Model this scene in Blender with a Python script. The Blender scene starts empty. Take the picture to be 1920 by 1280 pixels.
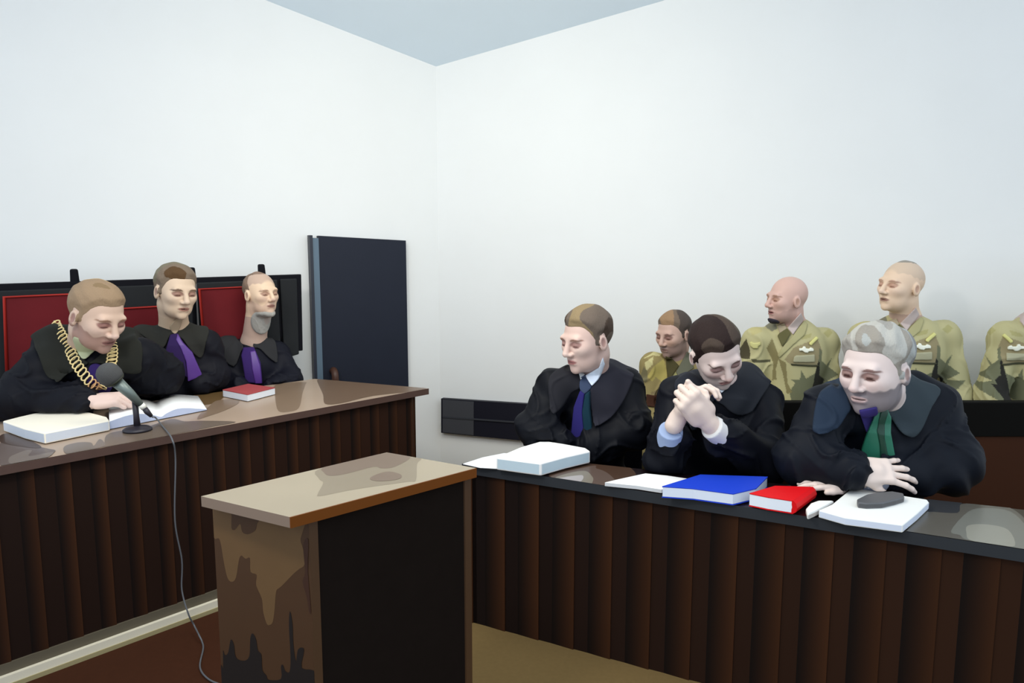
import bpy, bmesh, math, random, time
import numpy as np
from mathutils import Vector, Matrix
random.seed(4); rng = np.random.default_rng(7)
T0 = time.time()
SC = bpy.context.scene
COL = SC.collection

# ------------------------------------------------------------------ camera frame (1920x1280)
F = 1350.0; HC = 1.45; TILT = math.atan(170.0 / F)
CT, ST = math.cos(TILT), math.sin(TILT)
CAM = np.array([0.0, 0.0, HC])
def ray(px, py):
    u = (px - 960) / F; v = (py - 640) / F
    return np.array([u, CT - v * ST, -ST - v * CT])
def P(px, py, D):
    """point seen at a pixel at distance D along +Y"""
    r = ray(px, py); return CAM + r * (D / r[1])
def PZ(px, py, z):
    """point seen at a pixel on the horizontal plane at height z"""
    r = ray(px, py); return CAM + r * ((z - HC) / r[2])
def PW(px, py, A, B):
    """point seen at a pixel on the vertical plane through A and B"""
    n = np.array([-(B[1] - A[1]), B[0] - A[0], 0.0]); r = ray(px, py)
    return CAM + r * (np.dot(n, np.array([A[0], A[1], 0]) - CAM) / np.dot(n, r))
def unit(v):
    v = np.asarray(v, float); return v / np.linalg.norm(v)

# ------------------------------------------------------------------ materials
def lin(c):
    return tuple(((x / 255) / 12.92 if x / 255 <= 0.04045 else ((x / 255 + 0.055) / 1.055) ** 2.4) for x in c)
MATS = {}
def mat(name, rgb, rough=0.6, metal=0.0, noise=0.0, scale=20.0, coat=0.0, spec=0.5, gain=1.0, bump=0.0, stretch=(1, 1, 1)):
    if name in MATS: return MATS[name]
    m = bpy.data.materials.new(name); m.use_nodes = True
    nt = m.node_tree; b = nt.nodes['Principled BSDF']
    c = [min(1, x * gain) for x in lin(rgb)]
    b.inputs['Base Color'].default_value = (*c, 1)
    b.inputs['Roughness'].default_value = rough; b.inputs['Metallic'].default_value = metal
    b.inputs['Coat Weight'].default_value = coat; b.inputs['Coat Roughness'].default_value = 0.12
    b.inputs['Specular IOR Level'].default_value = spec
    if noise or bump:
        tc = nt.nodes.new('ShaderNodeTexCoord'); mp = nt.nodes.new('ShaderNodeMapping')
        mp.inputs['Scale'].default_value = stretch
        nz = nt.nodes.new('ShaderNodeTexNoise'); nz.inputs['Scale'].default_value = scale; nz.inputs['Detail'].default_value = 4
        nt.links.new(tc.outputs['Object'], mp.inputs['Vector']); nt.links.new(mp.outputs['Vector'], nz.inputs['Vector'])
    if noise:
        rp = nt.nodes.new('ShaderNodeValToRGB')
        rp.color_ramp.elements[0].position = 0.3; rp.color_ramp.elements[1].position = 0.7
        rp.color_ramp.elements[0].color = (*[x * (1 - noise) for x in c], 1)
        rp.color_ramp.elements[1].color = (*[min(1, x * (1 + noise)) for x in c], 1)
        nt.links.new(nz.outputs['Fac'], rp.inputs['Fac']); nt.links.new(rp.outputs['Color'], b.inputs['Base Color'])
    if bump:
        bp = nt.nodes.new('ShaderNodeBump'); bp.inputs['Strength'].default_value = bump; bp.inputs['Distance'].default_value = 0.01
        nt.links.new(nz.outputs['Fac'], bp.inputs['Height']); nt.links.new(bp.outputs['Normal'], b.inputs['Normal'])
    MATS[name] = m; return m
def vmat(name, rough=0.6, spec=0.4, sheen=0.0):
    """material whose colour is the surface's own colour attribute"""
    if name in MATS: return MATS[name]
    m = bpy.data.materials.new(name); m.use_nodes = True
    nt = m.node_tree; b = nt.nodes['Principled BSDF']
    a = nt.nodes.new('ShaderNodeAttribute'); a.attribute_name = 'Col'
    nt.links.new(a.outputs['Color'], b.inputs['Base Color'])
    b.inputs['Roughness'].default_value = rough; b.inputs['Specular IOR Level'].default_value = spec
    b.inputs['Sheen Weight'].default_value = sheen
    MATS[name] = m; return m

def hair_bump(m):
    nt = m.node_tree; b = nt.nodes['Principled BSDF']; tc = nt.nodes.new('ShaderNodeTexCoord'); mp = nt.nodes.new('ShaderNodeMapping'); mp.inputs['Scale'].default_value = (1, 1, .35)
    nz = nt.nodes.new('ShaderNodeTexNoise'); nz.inputs['Scale'].default_value = 210; nz.inputs['Detail'].default_value = 3
    bp = nt.nodes.new('ShaderNodeBump'); bp.inputs['Strength'].default_value = .55; bp.inputs['Distance'].default_value = .004
    nt.links.new(tc.outputs['Object'], mp.inputs['Vector']); nt.links.new(mp.outputs['Vector'], nz.inputs['Vector']); nt.links.new(nz.outputs['Fac'], bp.inputs['Height']); nt.links.new(bp.outputs['Normal'], b.inputs['Normal'])
# ------------------------------------------------------------------ objects
def props(o, label=None, cat=None, group=None, kind=None):
    if label: o['label'] = label
    if cat: o['category'] = cat
    if group: o['group'] = group
    if kind: o['kind'] = kind
    return o
def empty(name, loc, label, cat, group=None):
    o = bpy.data.objects.new(name, None); COL.objects.link(o); o.location = tuple(map(float, loc))
    o.empty_display_size = 0.05
    return props(o, label, cat, group)
def adopt(o, parent):
    o.parent = parent
    if parent.parent is None:
        o.matrix_parent_inverse = Matrix.Translation(-Vector(parent.location))
    return o
def link(name, me, mats, parent=None, base=None):
    if not isinstance(mats, (list, tuple)): mats = [mats]
    for m in mats: me.materials.append(m)
    o = bpy.data.objects.new(name, me); COL.objects.link(o)
    if base is not None:
        b = Vector([float(x) for x in base]); me.transform(Matrix.Translation(-b)); o.location = b
    if parent is not None: adopt(o, parent)
    return o
class MB:
    """collects shapes into one mesh"""
    def __init__(s): s.v = []; s.f = []; s.m = []; s.sm = []
    def add(s, vs, fs, mi=0, smooth=False):
        k = len(s.v); s.v += [tuple(map(float, v)) for v in vs]
        for f in fs: s.f.append([i + k for i in f]); s.m.append(mi); s.sm.append(smooth)
        return s
    def prism(s, bot, top, mi=0, mi_top=None):
        n = len(bot)
        s.add(list(bot) + list(top), [list(range(n))[::-1]] + [[i, (i + 1) % n, n + (i + 1) % n, n + i] for i in range(n)], mi)
        s.add(top, [list(range(n))], mi if mi_top is None else mi_top); return s
    def slab(s, poly, z0, z1, mi=0, mi_top=None):
        p = [np.asarray(q, float) for q in poly]
        a = sum(p[i][0] * p[(i + 1) % len(p)][1] - p[(i + 1) % len(p)][0] * p[i][1] for i in range(len(p)))
        if a < 0: p = p[::-1]
        return s.prism([(q[0], q[1], z0) for q in p], [(q[0], q[1], z1) for q in p], mi, mi_top)
    def box(s, c, x, y, z, mi=0):
        """centre and three half-axis vectors"""
        c, x, y, z = map(lambda a: np.asarray(a, float), (c, x, y, z))
        b = [c - x - y - z, c + x - y - z, c + x + y - z, c - x + y - z]; t = [q + 2 * z for q in b]
        return s.prism(b, t, mi)
    def tube(s, pts, r, n=12, mi=0, caps=True, smooth=True):
        pts = [np.asarray(p, float) for p in pts]; rs = r if isinstance(r, (list, tuple)) else [r] * len(pts)
        vs = []; ref = None
        for i, p in enumerate(pts):
            t = unit(pts[min(i + 1, len(pts) - 1)] - pts[max(i - 1, 0)])
            if ref is None: ref = unit(np.cross(t, [0, 0, 1] if abs(t[2]) < 0.9 else [1, 0, 0]))
            ref = unit(ref - t * np.dot(ref, t)); q = np.cross(t, ref)
            for k in range(n):
                a = 2 * math.pi * k / n; vs.append(p + (ref * math.cos(a) + q * math.sin(a)) * rs[i])
        fs = []
        for i in range(len(pts) - 1):
            for k in range(n): fs.append([i * n + k, i * n + (k + 1) % n, (i + 1) * n + (k + 1) % n, (i + 1) * n + k])
        s.add(vs, fs, mi, smooth)
        if caps:
            s.add(vs[:n], [list(range(n))[::-1]], mi); s.add(vs[-n:], [list(range(n))], mi)
        return s
    def mesh(s, name='m', bevel=0.0, seg=2, fix=True):
        me = bpy.data.meshes.new(name); me.from_pydata(s.v, [], s.f)
        me.polygons.foreach_set('material_index', s.m); me.polygons.foreach_set('use_smooth', s.sm)
        bm = bmesh.new(); bm.from_mesh(me); bmesh.ops.remove_doubles(bm, verts=bm.verts, dist=1e-5)
        if fix: bmesh.ops.recalc_face_normals(bm, faces=bm.faces)
        if bevel:
            es = [e for e in bm.edges if len(e.link_faces) == 2 and e.calc_face_angle(0) > 0.5]
            bmesh.ops.bevel(bm, geom=es, offset=bevel, segments=seg, profile=0.5, affect='EDGES', clamp_overlap=True)
        bm.to_mesh(me); bm.free(); return me
    def build(s, name, mats, parent=None, bevel=0.0, seg=2, base=None):
        return link(name, s.mesh(name, bevel, seg), mats, parent, base)
def sm(pts, n=6, closed=False):
    """Catmull-Rom through points"""
    p = [np.asarray(q, float) for q in pts]; out = []; m = len(p)
    rg = range(m if closed else m - 1)
    for i in rg:
        g = (lambda j: p[j % m]) if closed else (lambda j: p[min(max(j, 0), m - 1)])
        a, b, c, d = g(i - 1), g(i), g(i + 1), g(i + 2)
        for k in range(n):
            t = k / n
            out.append(0.5 * ((2 * b) + (c - a) * t + (2 * a - 5 * b + 4 * c - d) * t * t + (3 * b - a - 3 * c + d) * t ** 3))
    if not closed: out.append(p[-1])
    return out

# ------------------------------------------------------------------ implicit surfaces
f32 = np.float32
HW = 1.06
def A(v): return np.asarray(v, f32)
def smin(a, b, k):
    h = np.clip(0.5 + 0.5 * (b - a) / k, 0, 1); return b + (a - b) * h - k * h * (1 - h)
def smax(a, b, k): return -smin(-a, -b, k)
def rcone(a, b, r1, r2):
    a = A(a); ba = A(b) - a; L = f32(max(1e-9, float(ba @ ba)))
    def f(p):
        q = p - a; h = np.clip((q @ ba) / L, 0, 1)
        return np.linalg.norm(q - h[:, None] * ba, axis=1) - (r1 + (r2 - r1) * h)
    return f
def ell(c, r, R=None):
    c = A(c); r = A(r); R = None if R is None else A(R)
    def f(p):
        q = p - c
        if R is not None: q = q @ R          # columns of R are the local axes
        k0 = np.linalg.norm(q / r, axis=1); k1 = np.linalg.norm(q / (r * r), axis=1) + 1e-9
        return k0 * (k0 - 1) / k1
    return f
def rbox(c, h, rad, R):
    c = A(c); h = A(h) - rad; R = A(R)
    def f(p):
        q = np.abs((p - c) @ R) - h
        return np.linalg.norm(np.maximum(q, 0), axis=1) + np.minimum(q.max(axis=1), 0) - rad
    return f
def union(fs, k):
    def f(p):
        d = fs[0](p)
        for g in fs[1:]: d = smin(d, g(p), k)
        return d
    return f
def poly2d(pts):
    pts = [A(q) for q in pts]; n = len(pts)
    def f(q):
        d = np.full(len(q), 1e9, f32); s = np.ones(len(q), f32)
        for i in range(n):
            a = pts[i]; b = pts[(i + 1) % n]; e = b - a; w = q - a
            t = np.clip((w @ e) / max(1e-12, float(e @ e)), 0, 1)
            d = np.minimum(d, ((w - t[:, None] * e) ** 2).sum(1))
            c1 = q[:, 1] >= a[1]; c2 = q[:, 1] < b[1]; c3 = e[0] * w[:, 1] > e[1] * w[:, 0]
            s = np.where((c1 & c2 & c3) | (~c1 & ~c2 & ~c3), -s, s)
        return s * np.sqrt(d)
    return f
def surf(f, lo, hi, h, smooth=1):
    """mesh the zero level of f inside a box with surface nets; returns verts, quads"""
    lo = A(lo); hi = A(hi); nb = np.maximum(2, np.ceil((hi - lo) / (4 * h)).astype(int)); n = nb * 4
    ci = np.stack(np.meshgrid(*[np.arange(k) for k in nb], indexing='ij'), -1).reshape(-1, 3)
    cc = lo + (ci * 4 + 1.5) * f32(h); v = f(cc.astype(f32))
    D = np.repeat(np.repeat(np.repeat(v.reshape(nb), 4, 0), 4, 1), 4, 2).astype(f32)
    act = ci[np.abs(v) < 9.0 * h]
    off = np.stack(np.meshgrid(*[np.arange(4)] * 3, indexing='ij'), -1).reshape(-1, 3)
    for k in range(0, len(act), 4000):
        ii = (act[k:k + 4000, None, :] * 4 + off[None]).reshape(-1, 3)
        D[ii[:, 0], ii[:, 1], ii[:, 2]] = f((lo + ii * f32(h)).astype(f32))
    S = D < 0
    c = np.zeros(n - 1, np.int8)
    for i in (0, 1):
        for j in (0, 1):
            for k in (0, 1): c += S[i:n[0] - 1 + i, j:n[1] - 1 + j, k:n[2] - 1 + k]
    cells = np.argwhere((c > 0) & (c < 8)); idx = np.full(n - 1, -1, np.int64)
    idx[cells[:, 0], cells[:, 1], cells[:, 2]] = np.arange(len(cells))
    acc = np.zeros((len(cells), 3)); cnt = np.zeros(len(cells))
    for ax in range(3):
        o = [x for x in range(3) if x != ax]
        for i in (0, 1):
            for j in (0, 1):
                a = cells.copy(); a[:, o[0]] += i; a[:, o[1]] += j; b = a.copy(); b[:, ax] += 1
                va = D[a[:, 0], a[:, 1], a[:, 2]]; vb = D[b[:, 0], b[:, 1], b[:, 2]]
                m = (va < 0) != (vb < 0); t = va[m] / (va[m] - vb[m]); q = a[m].astype(float); q[:, ax] += t
                acc[m] += q; cnt[m] += 1
    V = lo + acc / cnt[:, None] * h
    Q = []
    for ax in range(3):
        o = [(ax + 1) % 3, (ax + 2) % 3]
        sl0 = [slice(1, -1)] * 3; sl1 = [slice(1, -1)] * 3; sl0[ax] = slice(0, -1); sl1[ax] = slice(1, None)
        s0 = S[tuple(sl0)]; s1 = S[tuple(sl1)]
        e = np.argwhere(s0 != s1); flip = s0[e[:, 0], e[:, 1], e[:, 2]]
        e = e + 1; e[:, ax] -= 1
        def g(d0, d1):
            q = e.copy(); q[:, o[0]] -= d0; q[:, o[1]] -= d1; return idx[q[:, 0], q[:, 1], q[:, 2]]
        q = np.stack([g(1, 1), g(0, 1), g(0, 0), g(1, 0)], 1)
        q[~flip] = q[~flip][:, ::-1]; Q.append(q)
    Q = np.concatenate(Q); Q = Q[(Q >= 0).all(1)]
    for _ in range(smooth):
        s = np.zeros_like(V); w = np.zeros(len(V))
        for a, b in ((0, 1), (1, 2), (2, 3), (3, 0)):
            np.add.at(s, Q[:, a], V[Q[:, b]]); np.add.at(w, Q[:, a], 1)
            np.add.at(s, Q[:, b], V[Q[:, a]]); np.add.at(w, Q[:, b], 1)
        V = V * 0.5 + 0.5 * s / np.maximum(w, 1)[:, None]
    return V, Q
def np_mesh(name, V, Q, color=None):
    me = bpy.data.meshes.new(name); me.vertices.add(len(V)); me.vertices.foreach_set('co', V.astype(f32).ravel())
    me.loops.add(Q.size); me.loops.foreach_set('vertex_index', Q.astype(np.int32).ravel())
    me.polygons.add(len(Q)); me.polygons.foreach_set('loop_start', np.arange(0, Q.size, 4, dtype=np.int32))
    me.update(calc_edges=True); me.polygons.foreach_set('use_smooth', np.ones(len(Q), bool))
    if color is not None:
        a = me.color_attributes.new('Col', 'FLOAT_COLOR', 'POINT')
        c = color(V) if callable(color) else np.tile(A(lin(color)), (len(V), 1))
        a.data.foreach_set('color', np.concatenate([c, np.ones((len(V), 1))], 1).astype(f32).ravel())
    me.validate(); return me
def part(name, f, lo, hi, h, color, m, parent, smooth=1):
    V, Q = surf(f, lo, hi, h, smooth)
    if len(V) < 8: print('EMPTY PART', name); return None
    return link(name, np_mesh(name, V, Q, color), m, parent)
def march(f, px, py, D0=1.0, D1=6.0):
    """first hit (or nearest approach) of the sight line with the surface"""
    r = unit(ray(px, py)); t = D0; best = (9, t)
    while t < D1:
        d = float(f(A([CAM + r * t]))[0])
        if d < best[0]: best = (d, t)
        if d < 0.0008: break
        t += max(d * 0.7, 0.0015)
    return CAM + r * best[1]

def march_many(f, pix, D0=1.0, D1=6.0):
    r = np.stack([unit(ray(*q)) for q in pix]); n = len(r); t = np.full(n, D0); bd = np.full(n, 9.0); bt = t.copy(); on = np.ones(n, bool)
    for _ in range(400):
        i = np.nonzero(on)[0]
        if not len(i): break
        d = f((CAM + r[i] * t[i, None]).astype(f32)).astype(float)
        m = d < bd[i]; bd[i[m]] = d[m]; bt[i[m]] = t[i[m]]
        on[i[d < .0008]] = False; t[i] += np.maximum(d * .7, .0015); on[t > D1] = False
    return [CAM + r[k] * bt[k] for k in range(n)]
def boxed(f, lo, hi):
    lo = A(lo); hi = A(hi)
    def g(p):
        m = ((p > lo) & (p < hi)).all(1); d = np.full(len(p), .5, f32)
        if m.any(): d[m] = f(p[m])
        return d
    return g
def obst(pix, zt):
    """a thing lying on a worktop, outline given by its top face"""
    pf = poly2d([PZ(x, y, zt)[:2] for x, y in pix])
    return lambda p: np.maximum(pf(p[:, :2]) - .005, np.maximum(p[:, 2] - zt - .004, zt - .07 - p[:, 2]))
# ------------------------------------------------------------------ people
M_SKIN = vmat('skin', 0.5, 0.35); M_CLOTH = vmat('cloth', 0.85, 0.25); M_HAIR = vmat('hair', 0.75, 0.2); hair_bump(M_HAIR); M_SATIN = vmat('satin', 0.42, 0.5); M_ROBE = vmat('robe_cloth', .6, .15)

def frame(yaw, pitch=0, roll=0):
    """columns: local x, forward, up.  yaw>0 turns to the picture's right, pitch>0 looks down, roll>0 leans the crown to the picture's right"""
    y, p, r = map(math.radians, (yaw, pitch, roll))
    fwd = np.array([math.sin(y), -math.cos(y), 0.0]); up = np.array([0, 0, 1.0])
    f2 = fwd * math.cos(p) - up * math.sin(p); u2 = up * math.cos(p) + fwd * math.sin(p)
    x = np.cross(f2, u2)
    u3 = u2 * math.cos(r) - x * math.sin(r); x3 = x * math.cos(r) + u2 * math.sin(r)
    return np.stack([x3, f2, u3], 1)

def head_sdf(C, R, s, ear=1.0, nose=1.0, jaw=1.0):
    C = A(C); Rm = A(R)
    parts = [(ell((0, -.014, .032), (.074, .094, .086)), .03), (ell((0, .024, -.028), (.063 * jaw, .066, .084)), .03),
             (ell((0, .032, -.076), (.050 * jaw, .050, .037)), .025), (ell((0, .076, -.098), (.018, .014, .015)), .018),
             (rcone((-.036, .078, .024), (.036, .078, .024), .0125, .0125), .014),
             (ell((.040, .061, -.016), (.018, .020, .018)), .028), (ell((-.040, .061, -.016), (.018, .020, .018)), .028)]
    late = [(rcone((0, .088, .014), (0, .109 * (.5 + .5 * nose) + .0, -.026), .0085, .0125), .010),
            (ell((.0125, .097, -.032), (.009, .011, .008)), .006), (ell((-.0125, .097, -.032), (.009, .011, .008)), .006),
            (ell((.030, .0745, .003), (.0165, .014, .0115)), .004), (ell((-.030, .0745, .003), (.0165, .014, .0115)), .004),
            (rcone((-.017, .084, -.0575), (.017, .084, -.0575), .006, .006), .006), (rcone((-.008, .089, -.057), (.008, .089, -.057), .006, .006), .006),
            (rcone((-.013, .085, -.0685), (.013, .085, -.0685), .0075, .0075), .007)]
    Rt = A(frame(0))  # unused orientation helper
    def f(p):
        q = ((p - C) @ Rm) / f32(s); q[:, 0] /= HW
        d = parts[0][0](q)
        for g, k in parts[1:]: d = smin(d, g(q), k)
        ax = q.copy(); ax[:, 0] = np.abs(ax[:, 0])
        d = smax(d, -ell((.031, .099, .004), (.020, .018, .014))(ax), .012)      # eye sockets
        for g, k in late: d = smin(d, g(q), k)
        d = smax(d, -ell((.0, .094, -.0632), (.021, .02, .0014))(q), .002)        # mouth line
        e = ell((.0775, -.008, -.008), (.009, .019 * ear, .031 * ear))(ax)
        e = smax(e, -ell((.0865, -.004, -.004), (.006, .011, .019))(ax), .004)
        d = smin(d, e, .006)
        return d * f32(s)
    return f

def hand_sdf(wr, d, n, side, s=1.0, curl=(20, 30, 20), spread=6, thumb=(0.75, 0.65, -0.25), tc=20, extra=(0, 0, 0, 0)):
    """wrist point, finger direction, back-of-hand normal, side=+1/-1 picks where the thumb leaves"""
    d = unit(d); n = np.asarray(n, float); n = unit(n - d * np.dot(n, d)); t = np.cross(n, d) * side; wr = np.asarray(wr, float)
    R = np.stack([d, t, n], 1)
    palm = union([rbox(wr + d * .052 * s, (.044 * s, .039 * s, .0135 * s), .012 * s, R), ell(wr + d * .03 * s + t * .022 * s - n * .006 * s, (.034 * s, .02 * s, .016 * s), R),
                  ell(wr + d * .035 * s - t * .022 * s - n * .004 * s, (.036 * s, .018 * s, .015 * s), R), rcone(wr - d * .03 * s, wr + d * .05 * s, .027 * s, .024 * s)], .014)
    fingers = []
    for i, (bl, bt, L) in enumerate(((.090, .0285, .96), (.094, .0095, 1.06), (.090, -.0095, 1.0), (.082, -.0275, .78))):
        p = wr + (d * bl + t * bt) * s; a = 0.0; sp = math.radians(spread * (1.5 - i)); dd = unit(d * math.cos(sp) + t * math.sin(sp))
        segs = []
        for j, (ln, r1, r2) in enumerate(((.044, .0098, .0088), (.027, .009, .0082), (.021, .0082, .0068))):
            a += math.radians(curl[j] + extra[i] * (1 if j < 2 else .5)); v = dd * math.cos(a) - n * math.sin(a)
            q = p + v * ln * L * s; segs.append(rcone(p, q, r1 * s * (.86 if i == 3 else 1), r2 * s * (.86 if i == 3 else 1))); p = q
        fingers.append(union(segs, .004))
    tb = wr + (d * .022 + t * .026 - n * .004) * s; td = unit(d * thumb[0] + t * thumb[1] + n * thumb[2]); p1 = tb + td * .042 * s
    td2 = unit(td * math.cos(math.radians(tc)) + d * math.sin(math.radians(tc))); p2 = p1 + td2 * .032 * s; p3 = p2 + unit(td2 + d * .3) * .022 * s
    th = union([rcone(tb, p1, .014 * s, .0115 * s), rcone(p1, p2, .011 * s, .0095 * s), rcone(p2, p3, .0095 * s, .008 * s)], .006)
    def f(p):
        b = palm(p)
        out = smin(b, th(p), .010 * s)
        for g in fingers: out = np.minimum(out, smin(b, g(p), .008 * s))
        return out
    return f

def sstep(a, b, x): 
    t = np.clip((x - a) / (b - a), 0, 1); return t * t * (3 - 2 * t)
def face_color(C, R, s, sp):
    L = {k: A(lin(v)) for k, v in sp.items() if isinstance(v, tuple) and len(v) == 3}
    def f(V):
        q = ((V - C) @ R) / s; q[:, 0] /= HW; x = np.abs(q[:, 0]); y = q[:, 1]; z = q[:, 2]
        c = np.tile(L['skin'], (len(V), 1)).astype(float)
        inhead = (np.linalg.norm(q, axis=1) < .18)
        def mix(m, col, w=1.0):
            m = np.clip(m * inhead * w, 0, 1)[:, None]; c[:] = c * (1 - m) + col * m
        front = sstep(.03, .05, y)
        ed = lambda v, e=.08: sstep(1 + e, 1 - e, v)
        if 'rosy' in L:
            mix(ed(np.hypot((x - .04) / .022, (z + .022) / .018), .5) * front, L['rosy'], .6)
            mix(ed(np.hypot(x / .014, (z + .03) / .014), .3) * sstep(.09, .1, y), L['rosy'], .8)
        wob = .004 * np.sin(q[:, 0] * 160 + 1.3) + .003 * np.sin(y * 210)
        if 'stubble' in L:
            lv = sp.get('beardtop', -.042)
            m = sstep(lv + .004, lv - .004, z + wob - .35 * np.clip(.06 - y, 0, .08)) * sstep(-.025, -.015, y) * (z > -.135)
            mo = ed(np.hypot(x / .030, (z + .047) / .009)) * sstep(.07, .075, y)
            mix(np.maximum(m, mo), L['stubble'], sp.get('bw', .8))
        if 'hairpaint' in L:   # closely shaved hair on the scalp
            m = sstep(.052, .058, z + wob - .25 * (y - .03) + .0) * sstep(.075, .06, y)
            mix(m, L['hairpaint'], .8)
        mix(ed(np.hypot((x - .031) / .021, (z - .005) / .0125), .12) * front, L['eye'], .92)  # lid tone, with some brow shade painted in
        mix(ed(np.hypot((x - .031) / .0135, (z + .0005 + .35 * (x - .031) ** 2 / .0135) / .0022), .3) * front, L['lash'])
        if 'open' in L: mix(ed(np.hypot((x - .031) / .0095, (z - .002) / .0042), .3) * front, L['open'])
        mix(ed(np.hypot((x - .034) / .020, (z - .0245 + 14 * (x - .032) ** 2) / .0046), .15) * front, L['brow'], sp.get('browness', .9))
        mix(ed(np.hypot((x - .0065) / .0045, (z + .0405) / .0022), .3) * sstep(.095, .1, y), L['lash'], .7)
        mix(ed(np.hypot(x / .0235, (z + .0625) / .0095), .12) * sstep(.07, .075, y), L['lip'])
        mix(ed(np.hypot(x / .0225, (z + .0632) / .0016), .3) * sstep(.07, .075, y), L['lash'], .8)
        mix(ed(np.hypot((y + .004) / .010, (z + .004) / .018), .15) * (x > .079), L['eye'], .8)
        if 'neck' in L:
            m = (~inhead | (z < -.125)); c[m] = L['neck']
        if sp.get('handz') is not None:
            m = (np.linalg.norm(V - sp['wr'][0], axis=1) < .25 * s) | (np.linalg.norm(V - sp['wr'][1], axis=1) < .25 * s); m &= (~inhead | (V[:, 2] < sp['handz'])) & (np.linalg.norm(V - C, axis=1) > .15 * s); c[m] = L.get('hand', L['skin'])
        return c
    return f

HAIR_SHORT = [(.13, .16), (.13, .112), (.092, .083), (.072, .070), (.050, .052), (.036, .040), (.026, .018), (.021, -.012), (.008, -.016), (.004, .024), (-.022, .026), (-.034, -.004), (-.040, -.048), (-.072, -.060), (-.125, -.045), (-.14, .16)]
def make_hair(name, head, C, R, s, poly, color, thick, parent, h, wav=.0015, freq=90):
    pf = poly2d(poly); C = A(C); R = A(R)
    def f(p):
        q = ((p - C) @ R) / f32(s)
        w = np.sin(q[:, 0] * freq + 3 * np.sin(q[:, 2] * 40)) * np.sin(q[:, 1] * freq * .7 + q[:, 2] * freq * .5)
        x2 = q[:, 0] ** 2; yz = q[:, 1:3] + (w * .003)[:, None]; yz[:, 1] -= 6 * x2 * sstep(.03, .06, q[:, 1])
        e = pf(yz)
        tz = thick * (0.45 + .55 * sstep(.0, .08, q[:, 2])) * (.12 + .88 * sstep(.0, .028, -e))
        hd = head(p); d = hd - (tz + wav * w * sstep(.0, .02, -e)) * s
        return np.maximum(np.maximum(d, e * s), -(hd + .004))
    c = A(C)
    return part(name, f, c - .17 * s, c + .17 * s, h, color, M_HAIR, parent)
def hair_tones(C, R, s, tones, freq=26, seed=0):
    cs = [A(lin(t)) for t in tones]
    def f(V):
        q = ((V - C) @ R) / s
        n = np.sin(q[:, 0] * freq + seed) + np.sin(q[:, 1] * freq * 1.3 + 2 * seed + 2 * np.sin(q[:, 0] * 21)) + np.sin(q[:, 2] * freq * 1.1 + seed * .7 + 1.5 * np.sin(q[:, 1] * 17))
        k = np.clip(((n + 2.2) / 4.4 * len(cs)).astype(int), 0, len(cs) - 1)
        return np.stack(cs)[k]
    return f

def folds(amp, seed=0.0, fr=1.0):
    def f(p):
        x, y, z = p[:, 0], p[:, 1], p[:, 2]
        a = np.sin(34 * fr * x + 9 * z + 2.2 * np.sin(11 * z + seed) + seed) * np.sin(19 * fr * z + 7 * y + 2.0 * np.sin(13 * x + seed))
        b = np.sin(58 * fr * (x + .6 * z) + 3 * np.sin(9 * y + seed * 2))
        return amp * (a + .35 * b)
    return f

def armfold(a, b, r, amp, seed):
    a = A(a); ba = A(b) - a; L = float(np.linalg.norm(ba)); t = ba / f32(L); u = A(unit(np.cross(t, [.3, .2, .9]))); v = np.cross(t, u).astype(f32)
    def f(p):
        q = p - a; h = (q @ t) / f32(L); x = q @ u; y = q @ v; an = np.arctan2(y, x); rr = np.hypot(x, y)
        w = sstep(1.9, .9, rr / r) * sstep(-.35, .0, h) * sstep(1.3, 1.0, h)
        ph = 4 * an + 2.6 * np.sin(5.0 * h + seed) + seed
        k = 1 - np.abs(np.sin(ph * .5 + .8 * np.sin(2 * an + seed))); k2 = 1 - np.abs(np.sin(7.5 * h + 1.5 * an + 1.3 * seed))
        return w * amp * (k * k * 1.5 + k2 ** 3 * 1.1 * sstep(.2, .8, h) - .6)
    return f
def half(p0, n):
    """solid on the far side of a plane: inside where (p-p0).n < 0"""
    p0 = A(p0); n = A(unit(n))
    return lambda p: (p - p0) @ n
def inter(*fs): return lambda p: np.maximum.reduce([f(p) for f in fs])
PEOPLE = {}
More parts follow.
